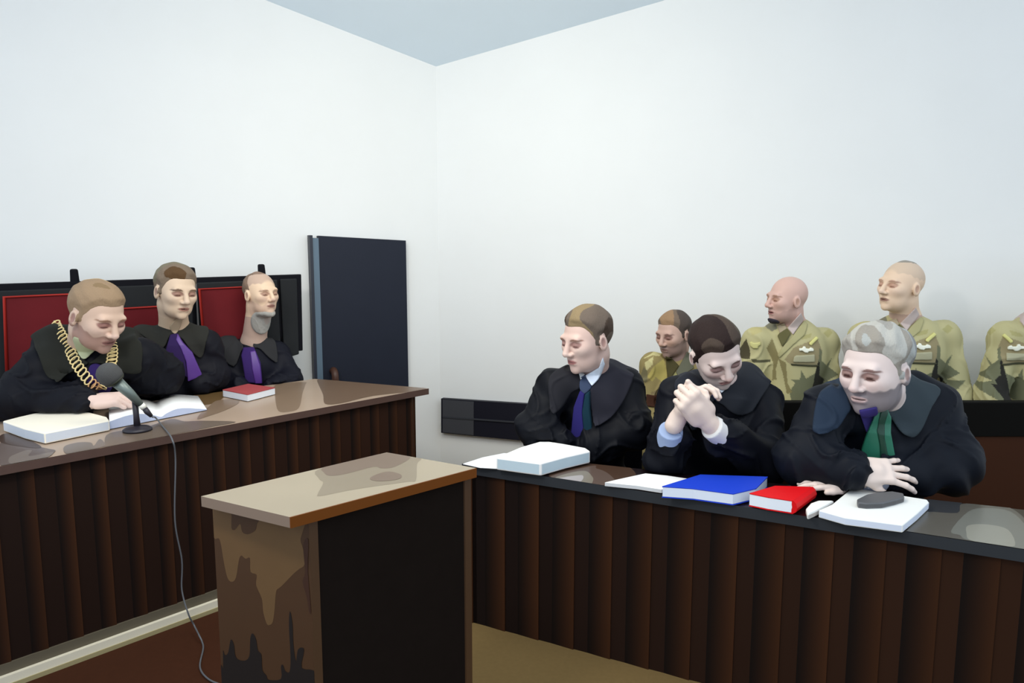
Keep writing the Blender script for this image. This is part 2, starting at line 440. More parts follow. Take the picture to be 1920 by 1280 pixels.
class Person:
    def __init__(s, key, label, group=None, **k):
        """J: joints; all points are world positions"""
        s.k = key; J = k['J']; s.J = J; sc = k.get('scale', 1.0); s.sc = sc
        s.C = P(*k['head']); s.R = frame(*k['ypr']); s.hs = k['hs']; s.yaw = k['yaw']
        s.fwd = np.array([math.sin(math.radians(s.yaw)), -math.cos(math.radians(s.yaw)), 0]); s.right = np.cross(s.fwd, [0, 0, 1])
        s.right = unit(s.right)                       # the person's right -> picture's left when facing us is -X
        s.head = head_sdf(s.C, s.R, s.hs, **k.get('face', {}))
        nb = J['neck']; hip = J['hip']; s.hip = hip
        L = s.R
        nk = k.get('nk', .054) * s.hs
        n0 = s.C + s.R @ (np.array([0, -.022, -.062]) * s.hs)
        n1 = s.C + s.R @ (np.array([0, -.028, -.01]) * s.hs)
        body = [rcone(n1, n0, nk * .9, nk), rcone(n0, nb, nk, nk * 1.08), rcone(J['shl'], J['shr'], .05 * sc, .05 * sc), rcone(nb, hip, .07 * sc, .10 * sc)]
        for a in 'lr':
            body += [rcone(J['sh' + a], J['el' + a], .042 * sc, .036 * sc), rcone(J['el' + a], J['wr' + a], .038 * sc, .025 * sc)]
        legs = []
        w = s.right * .09 * sc; kn = J.get('knee'); 
        s.knees = []
        for sg in (-1, 1):
            h0 = hip + w * sg; k0 = h0 + s.fwd * J.get('thigh', .33) * sc + w * sg * .3; k0[2] = hip[2] + .01; a0 = k0 - s.fwd * .16; a0[2] = .07; t0 = a0 + s.fwd * .13 * sc; t0[2] = .035
            body += [rcone(h0, k0, .065 * sc, .05 * sc), rcone(k0, a0, .05 * sc, .035 * sc), rcone(a0, t0, .035 * sc, .03 * sc)]
            legs.append((h0, k0, a0, t0))
        s.legs = legs
        hands = k.get('hands', [])
        bt = union(body, .02)
        head = s.head
        av = s.av = k.get('avoid', [])
        def bodyf(p):
            d = smin(head(p), bt(p), .012)
            for g in hands: d = smin(d, g(p), .014)
            for g in av: d = np.maximum(d, .004 - g(p))
            return d
        s.body = bodyf
        # garment
        r = k.get('rad', {}); fo = folds(k.get('fold', .004), k.get('seed', 1.0), k.get('ffr', 1.0))
        ch = s.chest = nb * .68 + hip * .32
        Rt = np.stack([s.right, s.fwd, [0, 0, 1]], 1)
        g = [rcone(J['shl'], J['shr'], r.get('shl', r.get('sh', .07)) * sc, r.get('shr', r.get('sh', .07)) * sc),
             rcone(nb - np.array([0, 0, .01]), (J['shl'] + J['shr']) / 2 - np.array([0, 0, .02]), r.get('nb', .062) * sc, .1 * sc),
             ell(ch, (r.get('cw', .19) * sc, r.get('cd', .125) * sc, .20 * sc), Rt),
             rcone(ch, hip, .13 * sc, .15 * sc), ell(hip, (.19 * sc, .15 * sc, .13 * sc), Rt)]
        for a in 'lr':
            e = J['el' + a]; wv = J['wr' + a]; cuff = k.get('cuff', .055) * sc
            e2 = e + (wv - e) * k.get('sl' + a, .86)
            g += [rcone(J['sh' + a], e, r.get('sh' + a, r.get('sh', .07)) * sc, r.get('el' + a, r.get('el', .07)) * sc), rcone(e, e2, r.get('el' + a, r.get('el', .07)) * sc * .95, cuff)]
        for (h0, k0, a0, t0) in legs:
            g += [rcone(h0, k0, .09 * sc, .08 * sc)]
            if k.get('robe', True): g.append(rcone(k0, a0 + np.array([0, 0, .12]), .08 * sc, .1 * sc))
        gu = union(g + k.get('extra', []), k.get('blend', .035)); zc = k.get('ztop')
        nkc = rcone(n0, nb + (n0 - nb) * .25, nk * .7, nk * .7)
        tg = union([g[0], g[1], g[2], g[3]] + k.get('extra', []), .05)
        nkf = rcone(n0, nb, nk, nk * 1.08)
        am = k.get('arm', .010); afs = []
        for i, a in enumerate('lr'):
            rs = r.get('sh' + a, r.get('sh', .07)) * sc; re_ = r.get('el' + a, r.get('el', .07)) * sc; sd = k.get('seed', 1.0) + i * 1.7
            afs += [armfold(J['sh' + a], J['el' + a], rs, am, sd), armfold(J['el' + a], J['wr' + a], re_, am, sd + 2)]
        def garment(p):
            d = gu(p) + fo(p) * sstep(-.1, .05, nkc(p))
            if am:
                e = afs[0](p)
                for q in afs[1:]: e = np.maximum(e, q(p))
                d = d - e
            d = smax(d, -nkc(p), .01)
            for q in av: d = np.maximum(d, .003 - q(p))
            return d
        s.gar = garment; s.tor = lambda p: tg(p) - .012 * sc; s.nt = lambda p: np.minimum(tg(p) - .006, nkf(p))
        base = (float(hip[0]), float(hip[1]), 0.0)
        pts = [s.C, nb, hip, J['shl'], J['shr'], J['ell'], J['elr'], J['wrl'], J['wrr']] + [q for l in legs for q in l]
        lo = np.min(pts, 0) - .17 * sc; hi = np.max(pts, 0) + .17 * sc; lo[2] = 0.004; s.lo, s.hi = lo, hi
        h = k.get('h', .0035)
        V, Q = surf(bodyf, lo, hi, h, 1)
        cc = dict(k['colors']); cc['wr'] = [J['wrl'], J['wrr']]; col = face_color(s.C, s.R, s.hs, cc)
        s.o = link('person', np_mesh('person', V, Q, col), M_SKIN, None, base)
        props(s.o, label, 'person', group)
        s.base = base
        if 'hair' in k:
            hk = k['hair']; make_hair('hair', head, s.C, s.R, s.hs, hk.get('poly', HAIR_SHORT), hair_tones(s.C, s.R, s.hs, hk['tones'], hk.get('freq', 26), hk.get('seed', 0)), hk.get('thick', .010), s.o, h, hk.get('wav', .0015), hk.get('hf', 90))
        # clothes
        gh = k.get('gh', .0065)
        part(k.get('gname', 'robe'), garment, lo - .03, hi + .03, gh, k['gcol'], k.get('gmat', M_ROBE if k.get('robe', True) else M_CLOTH), s.o)
        if not k.get('robe', True):
            tr = union([rcone(a, b, .088 * sc, .07 * sc) for a, b, _, _ in legs] + [rcone(b, c, .07 * sc, .06 * sc) for _, b, c, _ in legs] + [ell(hip, (.17 * sc, .14 * sc, .12 * sc), Rt)], .02)
            part('trousers', (lambda p: np.maximum.reduce([tr(p)] + [.003 - q(p) for q in av])), lo - .03, hi, .011, k.get('tcol', (70, 66, 42)), M_CLOTH, s.o)
        for (h0, k0, a0, t0) in legs:
            part('shoe', (lambda p, sh=union([rcone(a0, t0, .045 * sc, .036 * sc), rcone(t0, t0 + s.fwd * .06, .036 * sc, .03 * sc)], .02): np.maximum.reduce([sh(p)] + [.003 - q(p) for q in av])), np.minimum(a0, t0) - .15, np.maximum(a0, t0) + .15, .01, (14, 12, 12), M_SATIN, s.o)
        s.U = lambda p: np.minimum(garment(p), bodyf(p)); s.A_ = boxed(s.U, s.lo - .05, s.hi + .05)
        PEOPLE[key] = s
        print(key, 'built', round(time.time() - T0, 1))
    def patch(s, name, poly, color, out=.008, inn=.006, h=.003, depth=.06, m=None, on='gar', label=None, parent=None, rnd=0, curve=True, smooth=2, back=False):
        """a piece of cloth or a badge lying on the clothes: outline carried to the surface, then given thickness along the wearer's front direction"""
        fb = {'gar': s.gar, 'all': s.U, 'body': s.body, 'tor': s.tor, 'nt': s.nt}[on]
        if curve: poly = [tuple(q) for q in sm([np.array(q, float) for q in poly], 3, True)]
        pts = march_many(fb, poly)
        f = s.fwd; X = s.right; o = s.chest
        loc = [((q - o) @ X, (q - o)[2], (q - o) @ f) for q in pts]
        pf = poly2d([(a, b) for a, b, _ in loc]); ymin = min(c for _, _, c in loc) - depth; ymax = max(c for _, _, c in loc) + .055
        XA = A(X); FA = A(f); OA = A(o)
        def g(p):
            q = p - OA; lx = q @ XA; ly = q @ FA; lz = q[:, 2]
            e = pf(np.stack([lx, lz], 1)); b = fb(p)
            d = smax(b - out, e, .003); d = np.maximum(d, -(b + inn)); d = np.maximum(d, ymin - ly); d = np.maximum(d, ly - ymax)
            for q_ in s.av: d = np.maximum(d, .003 - q_(p))
            return d
        lo = np.min(pts, 0) - .02 - (np.abs(f) * depth); hi = np.max(pts, 0) + .02 + np.abs(f) * depth
        # the surface may bulge in front of the straight outline
        lo = lo - np.array([.05, .09, .0]); hi = hi + np.array([.05, .03, 0])
        lo[2] -= .01; hi[2] += .01
        ob = part(name, g, lo, hi, h, color, m or M_CLOTH, parent or s.o, smooth)
        if ob and label: ob['label'] = label
        return ob
def flat(c): return c
def W(px, D, z): return np.array([(px - 960) / F * D * 1.005, D, z])
# solids the figures rest against, so that cloth and hands lie on them instead of entering them
HL = .76; TH = .03; HR = .644; RT = .036; UP = np.array([0, 0, 1.0])
_a = PZ(0, 874, HL); _b = PZ(804, 728, HL); _c = PZ(590, 710, HL); _d = unit(PZ(245, 757, HL) - _c)
_in = unit(np.cross(UP, unit(_b - _a))); _in = _in if _in @ (_c - _b) > 0 else -_in
_bn = unit(np.cross(UP, _d)); _bn = _bn if _bn @ _in > 0 else -_bn
J_TOP = inter(half(_c, -_bn) if False else (lambda p: (p - A(_c)) @ A(_bn)), lambda p: np.abs(p[:, 2] - (HL - TH / 2)) - TH / 2 - .004)
J_PANEL = half(_a + _in * .06, _in)
_sA = P(4, 532, 3.42); _sB = P(565, 514, 4.12); _sd = unit((_sB - _sA) * [1, 1, 0]); _sn = unit(np.cross(UP, _sd)); _sn = _sn if _sn[1] < 0 else -_sn
J_BACK = half(_sA + _sn * .088, _sn)
J_SEAT = inter(half(_sA + _sn * .465, -_sn), lambda p: p[:, 2] - .388) if False else inter(lambda p: (p - A(_sA + _sn * .465)) @ A(_sn), lambda p: p[:, 2] - .388)
JAV = [J_TOP, J_PANEL, J_BACK, J_SEAT]
_e = PZ(866, 869, HR); _f = PZ(1920, 1030, HR); _n = unit(np.cross(UP, unit(_f - _e))); _n = _n if _n[1] > 0 else -_n
_g = PZ(1110, 861, HR); _h = PZ(1840, 944, HR); _m = unit(np.cross(UP, unit(_h - _g))); _m = _m if _m[1] > 0 else -_m
L_TOP = inter(lambda p: (p - A(_g)) @ A(_m), lambda p: np.abs(p[:, 2] - (HR - RT / 2)) - RT / 2 - .004)
L_PANEL = half(_e + _n * .055, _n)
_g0 = PZ(206, 806, HL); _g1 = PZ(388, 770, HL); _dv = (PZ(290, 760, HL) - PZ(300, 790, HL)) * .95; _ow = poly2d([q[:2] for q in (_g0, _g1, _g1 + _dv, _g0 + _dv)])
OPEN_AV = lambda p: np.maximum(_ow(p[:, :2]) - .006, np.maximum(p[:, 2] - HL - .049, HL - .01 - p[:, 2]))
def seat_av(x, D, zs, yaw, wd):
    c = W(x, D, 0); f = np.array([math.sin(math.radians(yaw)), -math.cos(math.radians(yaw)), 0]); r = np.cross(f, UP)
    R = np.stack([r, f, UP], 1)
    return [rbox(c + [0, 0, zs / 2 - .05], (wd + .008, .212, zs / 2 + .053), .002, R), rbox(c - f * .23 + [0, 0, zs / 2 + .6], (wd + .03, .030, .65), .002, R)]
M_AV = [lambda p: p[:, 1] - 3.145]
WB_AV = [inter(lambda p: p[:, 2] - .458, lambda p: 3.24 - p[:, 1])]
ROBE = (14, 15, 23); ROBE2 = (13, 14, 22)
IT = .003
T_CREAM = [(5, 789), (36, 781), (80, 771), (110, 762), (150, 768), (200, 781), (205, 788), (83, 812), (45, 803)]
T_OPEN = [(196, 785), (196, 768), (245, 755), (300, 760), (360, 758), (388, 768), (296, 790), (206, 806)]
T_THICK = [(930, 857), (975, 838), (1012, 827), (1030, 827), (1060, 832), (1098, 839), (1107, 845), (1062, 855), (1014, 868), (975, 863)]
T_BLUE = [(1241, 911), (1313, 889), (1440, 893), (1418, 915), (1375, 925), (1300, 915)]
T_RED = [(1405, 924), (1453, 910), (1524, 912), (1487, 938), (1440, 931)]
T_PAPER = [(1134, 904), (1155, 899), (1210, 887), (1250, 891), (1290, 897), (1270, 912), (1240, 917), (1195, 910)]
T_STACK = [(1598, 914), (1650, 922), (1700, 930), (1738, 936), (1742, 941), (1720, 962), (1693, 984), (1640, 977), (1585, 970), (1535, 956), (1560, 945)]
T_CASE = [(1607, 935), (1625, 926), (1645, 922), (1672, 920), (1694, 924), (1696, 931), (1680, 936), (1655, 942), (1625, 943), (1608, 941)]
def cuffp(p, wr, el, color, r=.034, L=.05, off=.0, name='shirt_cuff'):
    """shirt cuff round a wrist"""
    a = wr + (el - wr) * off; d = unit(el - wr); b = a + d * L
    f0 = rcone(a, b, r, r * 1.12)
    def f(q): return np.maximum.reduce([f0(q), -((q - A(a)) @ A(d))] + [.003 - g(q) for g in p.av])
    return part(name, f, np.minimum(a, b) - r - .02, np.maximum(a, b) + r + .02, .0035, color, M_CLOTH, p.o)

# ---- first judge, bowed over the file, wearing a chain
J = dict(neck=P(160, 655, 3.08), hip=W(120, 3.30, .52), shl=P(80, 690, 2.96), shr=P(262, 672, 3.12), ell=P(28, 748, 2.90), elr=P(302, 704, 3.22), wrl=P(170, 752, 2.86), wrr=P(250, 712, 3.16))
j1 = Person('j1', 'person in black robe with gold chain, bowed over the open book', head=(182, 592, 2.93), ypr=(66, 24, 2), hs=1.14, yaw=24, J=J, scale=1.08, avoid=JAV + [obst(T_CREAM, HL + IT + .040), OPEN_AV], nk=.06, extra=[rcone(P(104, 655, 3.06), P(236, 658, 3.18), .095, .09)],
    colors=dict(skin=(208, 178, 158), rosy=(224, 192, 178), eye=(150, 106, 98), lash=(96, 60, 54), brow=(150, 112, 90), lip=(136, 92, 86), stubble=(150, 112, 102), bw=.75, hand=(224, 196, 184), handz=.9, neck=(208, 180, 158)),
    hair=dict(tones=[(134, 112, 84), (152, 128, 102), (152, 128, 102), (182, 154, 112)], thick=.011, freq=20, seed=2), gcol=ROBE2, rad=dict(shl=.075, shr=.075, nb=.07, ell=.085, elr=.085, cw=.2), cuff=.06, fold=.005, arm=.014, seed=.4,
    hands=[hand_sdf(P(174, 752, 2.86), unit(P(226, 748, 2.88) - P(172, 753, 2.86)), (0.1, -.35, 1), 1, 1.12, curl=(42, 60, 40), spread=0, thumb=(.8, .3, -.4), tc=30)])
def collar(p, polys, color, name='collar', **k):
    for q in polys: p.patch(name, q, color, **k)
collar(j1, [[(61, 626), (98, 606), (137, 601), (140, 634), (157, 672), (166, 681), (128, 700), (116, 710), (98, 710), (86, 701), (76, 673), (64, 637)],
            [(166, 681), (178, 673), (205, 646), (224, 602), (243, 608), (258, 622), (267, 652), (266, 682), (263, 698), (238, 699), (220, 692), (205, 688), (190, 681)]], (32, 33, 28), out=.016, depth=.2, h=.004)
j1.patch('jabot', [(169, 685), (187, 683), (211, 709), (209, 729), (193, 749), (178, 754), (160, 748), (165, 706)], (44, 28, 88), out=.016, on='tor')
j1.patch('shirt', [(139, 630), (178, 650), (171, 663), (157, 673), (145, 657)], (178, 184, 150), out=.012, on='nt')
cuffp(j1, J['wrl'] + (J['ell'] - J['wrl']) * .02, J['ell'], (232, 234, 238), .036, .06)
# chain of office
def chain(p, path, n, r, out):
    pts = march_many(p.gar, sm([np.array(q, float) for q in path], 8))
    seg = np.cumsum([0] + [np.linalg.norm(pts[i + 1] - pts[i]) for i in range(len(pts) - 1)]); res = []
    for k in range(n):
        t = seg[-1] * k / (n - 1); i = min(np.searchsorted(seg, t, side='right') - 1, len(pts) - 2)
        w = (t - seg[i]) / max(1e-6, seg[i + 1] - seg[i]); c = pts[i] * (1 - w) + pts[i + 1] * w; res.append((c + p.fwd * out - np.array([0, 0, 0]), unit(pts[i + 1] - pts[i])))
    return res
GOLD = mat('gold', (226, 204, 146), .42, .25); GOLD2 = mat('old_gold', (196, 152, 104), .4, .3)
first = None
cho = None
for path, n in (([(106, 606), (119, 631), (134, 658), (146, 682), (166, 709), (182, 726)], 23), ([(211, 642), (212, 661), (209, 682), (200, 706), (190, 724)], 15)):
    for k, (c, t) in enumerate(chain(j1, path, n, .015, .024)):
        side = unit(np.cross(t, j1.fwd)); tt = unit(t * .35 + side * .94 + j1.fwd * .25); nn = unit(np.cross(tt, np.cross(tt, t) + j1.fwd * .7))
        bb = np.cross(tt, nn); ring = [c + tt * math.cos(a) * .0205 + (bb if abs(bb @ t) > abs(nn @ t) else nn) * math.sin(a) * .0105 for a in np.linspace(0, 2 * math.pi, 19)]
        m = MB(); m.tube(ring, .0034, 6, caps=False)
        me = m.mesh('link')
        if cho is None:
            cho = link('chain_of_office', MB().tube([c + np.array([0, 0, .004]), c - t * .02], .004, 6).mesh('clasp'), GOLD, j1.o)
        link('link', me, GOLD2 if (len(path) == 6 and k > 18) else GOLD, cho)
c = march(j1.gar, 187, 735) + j1.fwd * .03
for r in (.026, .019):
    m = MB(); m.tube([c + j1.right * math.cos(a) * r * .9 + np.array([0, 0, 1]) * math.sin(a) * r * 1.25 for a in np.linspace(0, 2 * math.pi, 25)], .0026, 8, caps=False)
    link('pendant', m.mesh('pendant'), GOLD2, cho)

# ---- second judge
J = dict(neck=P(327, 618, 3.50), hip=W(335, 3.56, .52), shl=P(268, 640, 3.44), shr=P(388, 643, 3.54), ell=P(268, 722, 3.42), elr=P(404, 704, 3.54), wrl=P(318, 734, 3.42), wrr=P(372, 722, 3.44))
j2 = Person('j2', 'person in black robe with purple jabot and short brown hair, between the two other judges', head=(330, 546, 3.42), ypr=(50, 10, 4), hs=1.05, yaw=24, J=J, scale=.98, h=.0038, avoid=JAV + [j1.A_, OPEN_AV], nk=.06,
    colors=dict(skin=(216, 190, 164), rosy=(220, 194, 172), eye=(150, 112, 98), lash=(96, 66, 56), brow=(104, 78, 62), lip=(166, 120, 104), neck=(208, 182, 154)),
    hair=dict(tones=[(92, 82, 66), (88, 64, 40), (124, 108, 92), (122, 114, 94)], thick=.012, freq=18, seed=1), gcol=(18, 18, 26), rad=dict(sh=.06, nb=.06, el=.065), fold=.005, seed=1.7, cuff=.06)
collar(j2, [[(243, 607), (260, 595), (291, 580), (305, 598), (319, 615), (329, 625), (319, 628), (306, 652), (283, 639), (258, 622)],
            [(340, 592), (364, 599), (391, 615), (386, 642), (378, 670), (361, 660), (343, 636), (331, 624)]], (40, 40, 36), out=.014, depth=.12, h=.004)
j2.patch('jabot', [(319, 627), (332, 624), (345, 650), (352, 707), (343, 702), (329, 700), (319, 686), (308, 666)], (44, 26, 76), out=0.018, on='tor', curve=False)
j2.patch('jabot', [(333, 624), (343, 641), (361, 660), (370, 681), (382, 707), (367, 708), (352, 714), (349, 678), (340, 654), (330, 636)], (86, 50, 134), out=0.023, on='tor', curve=False, m=M_SATIN)
j2.patch('shirt', [(342, 590), (341, 606), (329, 626), (318, 613), (328, 600)], (176, 156, 130), out=.010, on='nt')

# ---- third judge
J = dict(neck=P(476, 642, 3.86), hip=W(478, 3.92, .50), shl=P(424, 655, 3.82), shr=P(522, 660, 3.94), ell=P(418, 720, 3.74), elr=P(545, 712, 3.86), wrl=P(450, 728, 3.66), wrr=P(510, 728, 3.70))
j3 = Person('j3', 'person in black robe with purple jabot, balding with a grey beard, looking to the right', head=(489, 551, 3.79), ypr=(55, 0, 0), hs=.95, yaw=24, J=J, scale=.95, avoid=JAV + [j2.A_], nk=.062, h=.0038, gh=.007,
    colors=dict(skin=(232, 202, 172), rosy=(206, 172, 154), eye=(170, 132, 112), lash=(110, 78, 66), brow=(168, 132, 112), lip=(150, 108, 96), stubble=(200, 166, 150), bw=.5, beardtop=-.055, hairpaint=(186, 158, 142), neck=(196, 168, 152)),
    hair=dict(tones=[(142, 118, 102), (130, 108, 92)], thick=.006, freq=14, seed=3, poly=[(.04, .16), (.05, .1185), (.02, .108), (-.03, .100), (.0, .055), (.01, .02), (.0, .022), (-.022, .024), (-.034, -.004), (-.040, -.048), (-.072, -.060), (-.125, -.045), (-.14, .16)]), gcol=(18, 19, 30), rad=dict(sh=.055, nb=.05, el=.06, cw=.165), fold=.005, seed=2.9, cuff=.06)
part('beard', (lambda p: smax(j3.body(p) - .011 * (1 + .06 * np.sin(p[:, 0] * 260) * np.sin(p[:, 2] * 210)), ell(j3.C + j3.R @ np.array([0, .030, -.148]), (.072, .080, .078), j3.R)(p), .014)), j3.C - .26, j3.C + .2, .0035, hair_tones(j3.C, j3.R, 1, [(158, 156, 150), (172, 170, 164), (176, 164, 156)], 16, 4), M_HAIR, j3.o)
collar(j3, [[(405, 635), (432, 617), (444, 634), (456, 648), (451, 660), (438, 687), (411, 663)],
            [(480, 624), (499, 632), (515, 638), (520, 678), (503, 669), (488, 654), (474, 648)]], (44, 44, 46), out=.014, depth=.1, h=.004)
j3.patch('jabot', [(456, 651), (476, 650), (488, 678), (492, 718), (460, 716), (452, 666)], (54, 32, 96), out=0.016, on='tor', curve=False)
j3.patch('jabot', [(468, 658), (478, 656), (487, 684), (491, 718), (478, 718), (472, 690)], (86, 50, 134), out=0.021, on='tor', curve=False, m=M_SATIN)

# ---- first lawyer
J = dict(neck=P(1112, 706, 2.99), hip=W(1110, 3.02, .43), shl=P(1040, 722, 2.93), shr=P(1170, 722, 3.02), ell=P(1006, 800, 2.86), elr=P(1186, 806, 2.90), wrl=P(1052, 836, 2.84), wrr=P(1105, 838, 2.84))
l1 = Person('l1', 'person in black robe and tie, fair hair, looking left behind the thick white book', head=(1100, 636, 2.90), ypr=(-55, 12, 0), hs=1.08, yaw=-20, J=J, scale=1.05, avoid=[L_TOP, L_PANEL, obst(T_THICK, HR + .0545)] + seat_av(1110, 3.06, .29, -14, .21), nk=.058,
    colors=dict(skin=(214, 184, 172), rosy=(226, 200, 188), eye=(164, 124, 116), lash=(110, 76, 72), brow=(150, 112, 96), lip=(172, 116, 112), neck=(200, 168, 158)),
    hair=dict(tones=[(138, 120, 90), (104, 92, 82), (76, 62, 52), (104, 92, 82), (182, 160, 112)], thick=.013, freq=15, seed=5.2), gcol=(11, 13, 20), extra=[rcone(P(1080, 718, 3.02), P(1136, 708, 3.08), .055, .068)], rad=dict(sh=.065, nb=.06, el=.075, cw=.185), fold=.006, arm=.014, seed=4.0, cuff=.07)
collar(l1, [[(1034, 702), (1051, 689), (1072, 682), (1089, 697), (1091, 724), (1072, 736), (1058, 759), (1037, 775), (1031, 747), (1029, 719)]], (32, 32, 38), out=.015, depth=.1, h=.0038)
collar(l1, [[(1132, 662), (1145, 666), (1185, 698), (1189, 706), (1178, 736), (1164, 761), (1145, 783), (1118, 796), (1110, 766), (1107, 731), (1121, 711), (1133, 684)]], (36, 36, 46), out=.015, depth=.12, h=.0038)
l1.patch('shirt_collar', [(1098, 703), (1124, 688), (1132, 668), (1135, 682), (1122, 711), (1111, 723)], (224, 234, 247), out=.012, on='nt', curve=False)
l1.patch('shirt_collar', [(1086, 692), (1097, 702), (1090, 712)], (220, 224, 226), out=.012, on='nt', curve=False)
l1.patch('tie', [(1096, 702), (1105, 705), (1111, 717), (1110, 726), (1097, 738), (1089, 728), (1089, 715)], (60, 72, 98), out=.018, on='all')
l1.patch('stole', [(1089, 731), (1097, 738), (1093, 771), (1098, 828), (1070, 828), (1077, 762)], (40, 34, 102), out=0.015, on='tor', curve=False)
l1.patch('stole', [(1098, 738), (1107, 731), (1107, 766), (1115, 827), (1098, 828), (1093, 771)], (10, 46, 60), out=0.016, on='tor', curve=False)

# ---- second lawyer, hands clasped in front of his bowed head
J = dict(neck=P(1350, 722, 2.77), hip=W(1350, 2.90, .43), shl=P(1272, 742, 2.72), shr=P(1428, 748, 2.78), ell=P(1248, 860, 2.58), elr=P(1432, 868, 2.56), wrl=P(1270, 784, 2.46), wrr=P(1330, 795, 2.42))
hA = hand_sdf(P(1325, 788, 2.42), unit(P(1282, 738, 2.39) - P(1325, 788, 2.42)), (-.25, -.85, .3), -1, 1.22, curl=(72, 68, 45), spread=0, thumb=(.95, .12, -.5), tc=45)
hB = hand_sdf(P(1272, 782, 2.46), unit(P(1302, 732, 2.47) - P(1272, 782, 2.46)), (-.75, .5, .1), 1, 1.12, curl=(40, 50, 35), spread=0, thumb=(.9, .2, -.4), tc=35)
l2 = Person('l2', 'person in black robe and navy tie, dark hair, head bowed over clasped hands', head=(1342, 660, 2.66), ypr=(16, 34, -18), hs=1.07, yaw=-16, J=J, scale=1.05, avoid=[L_TOP, L_PANEL, l1.A_, obst(T_BLUE, HR + IT + .040), obst(T_PAPER, HR + IT + .014)] + seat_av(1350, 2.83, .29, -8, .21), h=.0032,
    colors=dict(skin=(226, 206, 198), rosy=(214, 176, 168), eye=(156, 122, 118), lash=(92, 66, 66), brow=(110, 82, 74), lip=(180, 132, 128), neck=(216, 190, 182), hand=(226, 206, 194), handz=1.2),
    hair=dict(tones=[(74, 62, 54), (90, 82, 68), (74, 62, 54), (42, 30, 28)], thick=.012, freq=14, seed=.6), gcol=(13, 15, 23), extra=[rcone(P(1308, 732, 2.80), P(1396, 722, 2.86), .065, .078)], rad=dict(sh=.065, nb=.06, ell=.07, elr=.075, cw=.185), fold=.006, arm=.014, seed=5.1, cuff=.058, sll=.5, slr=.75, hands=[hA, hB])
collar(l2, [[(1266, 713), (1302, 690), (1323, 705), (1333, 735), (1341, 748), (1330, 758), (1322, 776), (1306, 800), (1286, 790), (1270, 745)]], (32, 35, 44), out=.014, depth=.1, h=.0038)
collar(l2, [[(1384, 668), (1419, 685), (1447, 708), (1433, 735), (1419, 757), (1408, 772), (1390, 778), (1371, 772), (1355, 758), (1341, 750), (1353, 735), (1380, 709)]], (34, 37, 44), out=.014, depth=.12, h=.0038)
l2.patch('shirt_collar', [(1322, 702), (1339, 714), (1372, 718), (1353, 736), (1345, 727), (1334, 737)], (216, 226, 236), out=.012, on='nt', curve=False)
l2.patch('tie', [(1345, 725), (1354, 736), (1342, 750), (1333, 738)], (40, 44, 76), out=.017, on='nt', curve=False)
cuffp(l2, P(1334, 800, 2.42), J['elr'], (222, 221, 219), .042, .055); cuffp(l2, P(1258, 806, 2.47), J['ell'], (156, 174, 208), .042, .07)

# ---- third lawyer
J = dict(neck=P(1655, 755, 2.46), hip=W(1650, 2.64, .43), shl=P(1552, 768, 2.44), shr=P(1748, 762, 2.50), ell=P(1508, 862, 2.38), elr=P(1776, 866, 2.40), wrl=P(1606, 882, 2.27), wrr=P(1608, 906, 2.31))
hA = hand_sdf(P(1610, 882, 2.27), unit(P(1690, 886, 2.27) - P(1606, 884, 2.27)), (.05, -.75, .6), -1, 1.12, curl=(10, 20, 12), spread=10, thumb=(.8, .5, -.4), tc=10)
hB = hand_sdf(P(1606, 906, 2.31), unit(P(1520, 903, 2.30) - P(1612, 907, 2.31)), (0, -.2, 1), 1, 1.05, curl=(5, 8, 6), spread=1, thumb=(.95, .2, -.1), tc=5)
l3 = Person('l3', 'person in black robe with green jabot, grey hair and beard, arms resting on the desk', head=(1641, 692, 2.36), ypr=(-56, 10, 0), hs=1.17, yaw=-22, J=J, scale=1.1, avoid=[L_TOP, L_PANEL, l2.A_, obst(T_RED, HR + IT + .044), obst(T_STACK, HR + IT + .024), obst(T_CASE, HR + IT + .0425)] + seat_av(1672, 2.70, .29, -8, .25), nk=.06, face=dict(jaw=1.14), h=.0034,
    colors=dict(skin=(226, 208, 202), rosy=(232, 208, 202), eye=(150, 116, 108), lash=(74, 48, 44), brow=(134, 100, 92), lip=(206, 178, 174), stubble=(134, 126, 130), open=(84, 56, 50), bw=.95, beardtop=-.038, neck=(190, 170, 160), hand=(236, 216, 204), handz=.86),
    hair=dict(tones=[(162, 158, 150), (184, 182, 174), (154, 148, 138), (172, 174, 170), (140, 140, 138)], thick=.017, freq=19, seed=3.3, wav=.0035, hf=120), gcol=(15, 19, 28), extra=[rcone(P(1598, 752, 2.50), P(1702, 738, 2.55), .080, .088)], rad=dict(shl=.075, shr=.078, nb=.07, ell=.08, elr=.095, cw=.2), fold=.007, arm=.015, seed=6.3, cuff=.06, slr=.6, hands=[hA, hB])
collar(l3, [[(1697, 696), (1725, 711), (1763, 728), (1746, 761), (1731, 797), (1719, 814), (1707, 818), (1689, 809), (1674, 788), (1657, 757), (1683, 728)]], (52, 62, 68), out=.016, depth=.14, h=.004)
collar(l3, [[(1583, 708), (1559, 719), (1538, 734), (1529, 758), (1523, 800), (1529, 811), (1547, 811), (1571, 800), (1588, 776), (1595, 764), (1590, 745)]], (32, 46, 64), out=.016, depth=.12, h=.004)
l3.patch('jabot', [(1610, 768), (1644, 762), (1646, 773), (1633, 796), (1625, 812), (1617, 790)], (54, 46, 110), out=.010, on='all', curve=False)
l3.patch('jabot', [(1645, 758), (1660, 757), (1671, 782), (1670, 811), (1675, 838), (1681, 868), (1614, 868), (1615, 841), (1624, 814), (1636, 785)], (38, 112, 88), out=.016, on='tor', curve=False, label='green satin jabot with a dark stripe', m=M_SATIN)
l3.patch('jabot_stripe', [(1649, 773), (1655, 758), (1665, 770), (1658, 794), (1658, 817), (1667, 868), (1650, 868), (1648, 832), (1643, 805)], (18, 62, 46), out=.020, on='tor', curve=False, m=M_SATIN)
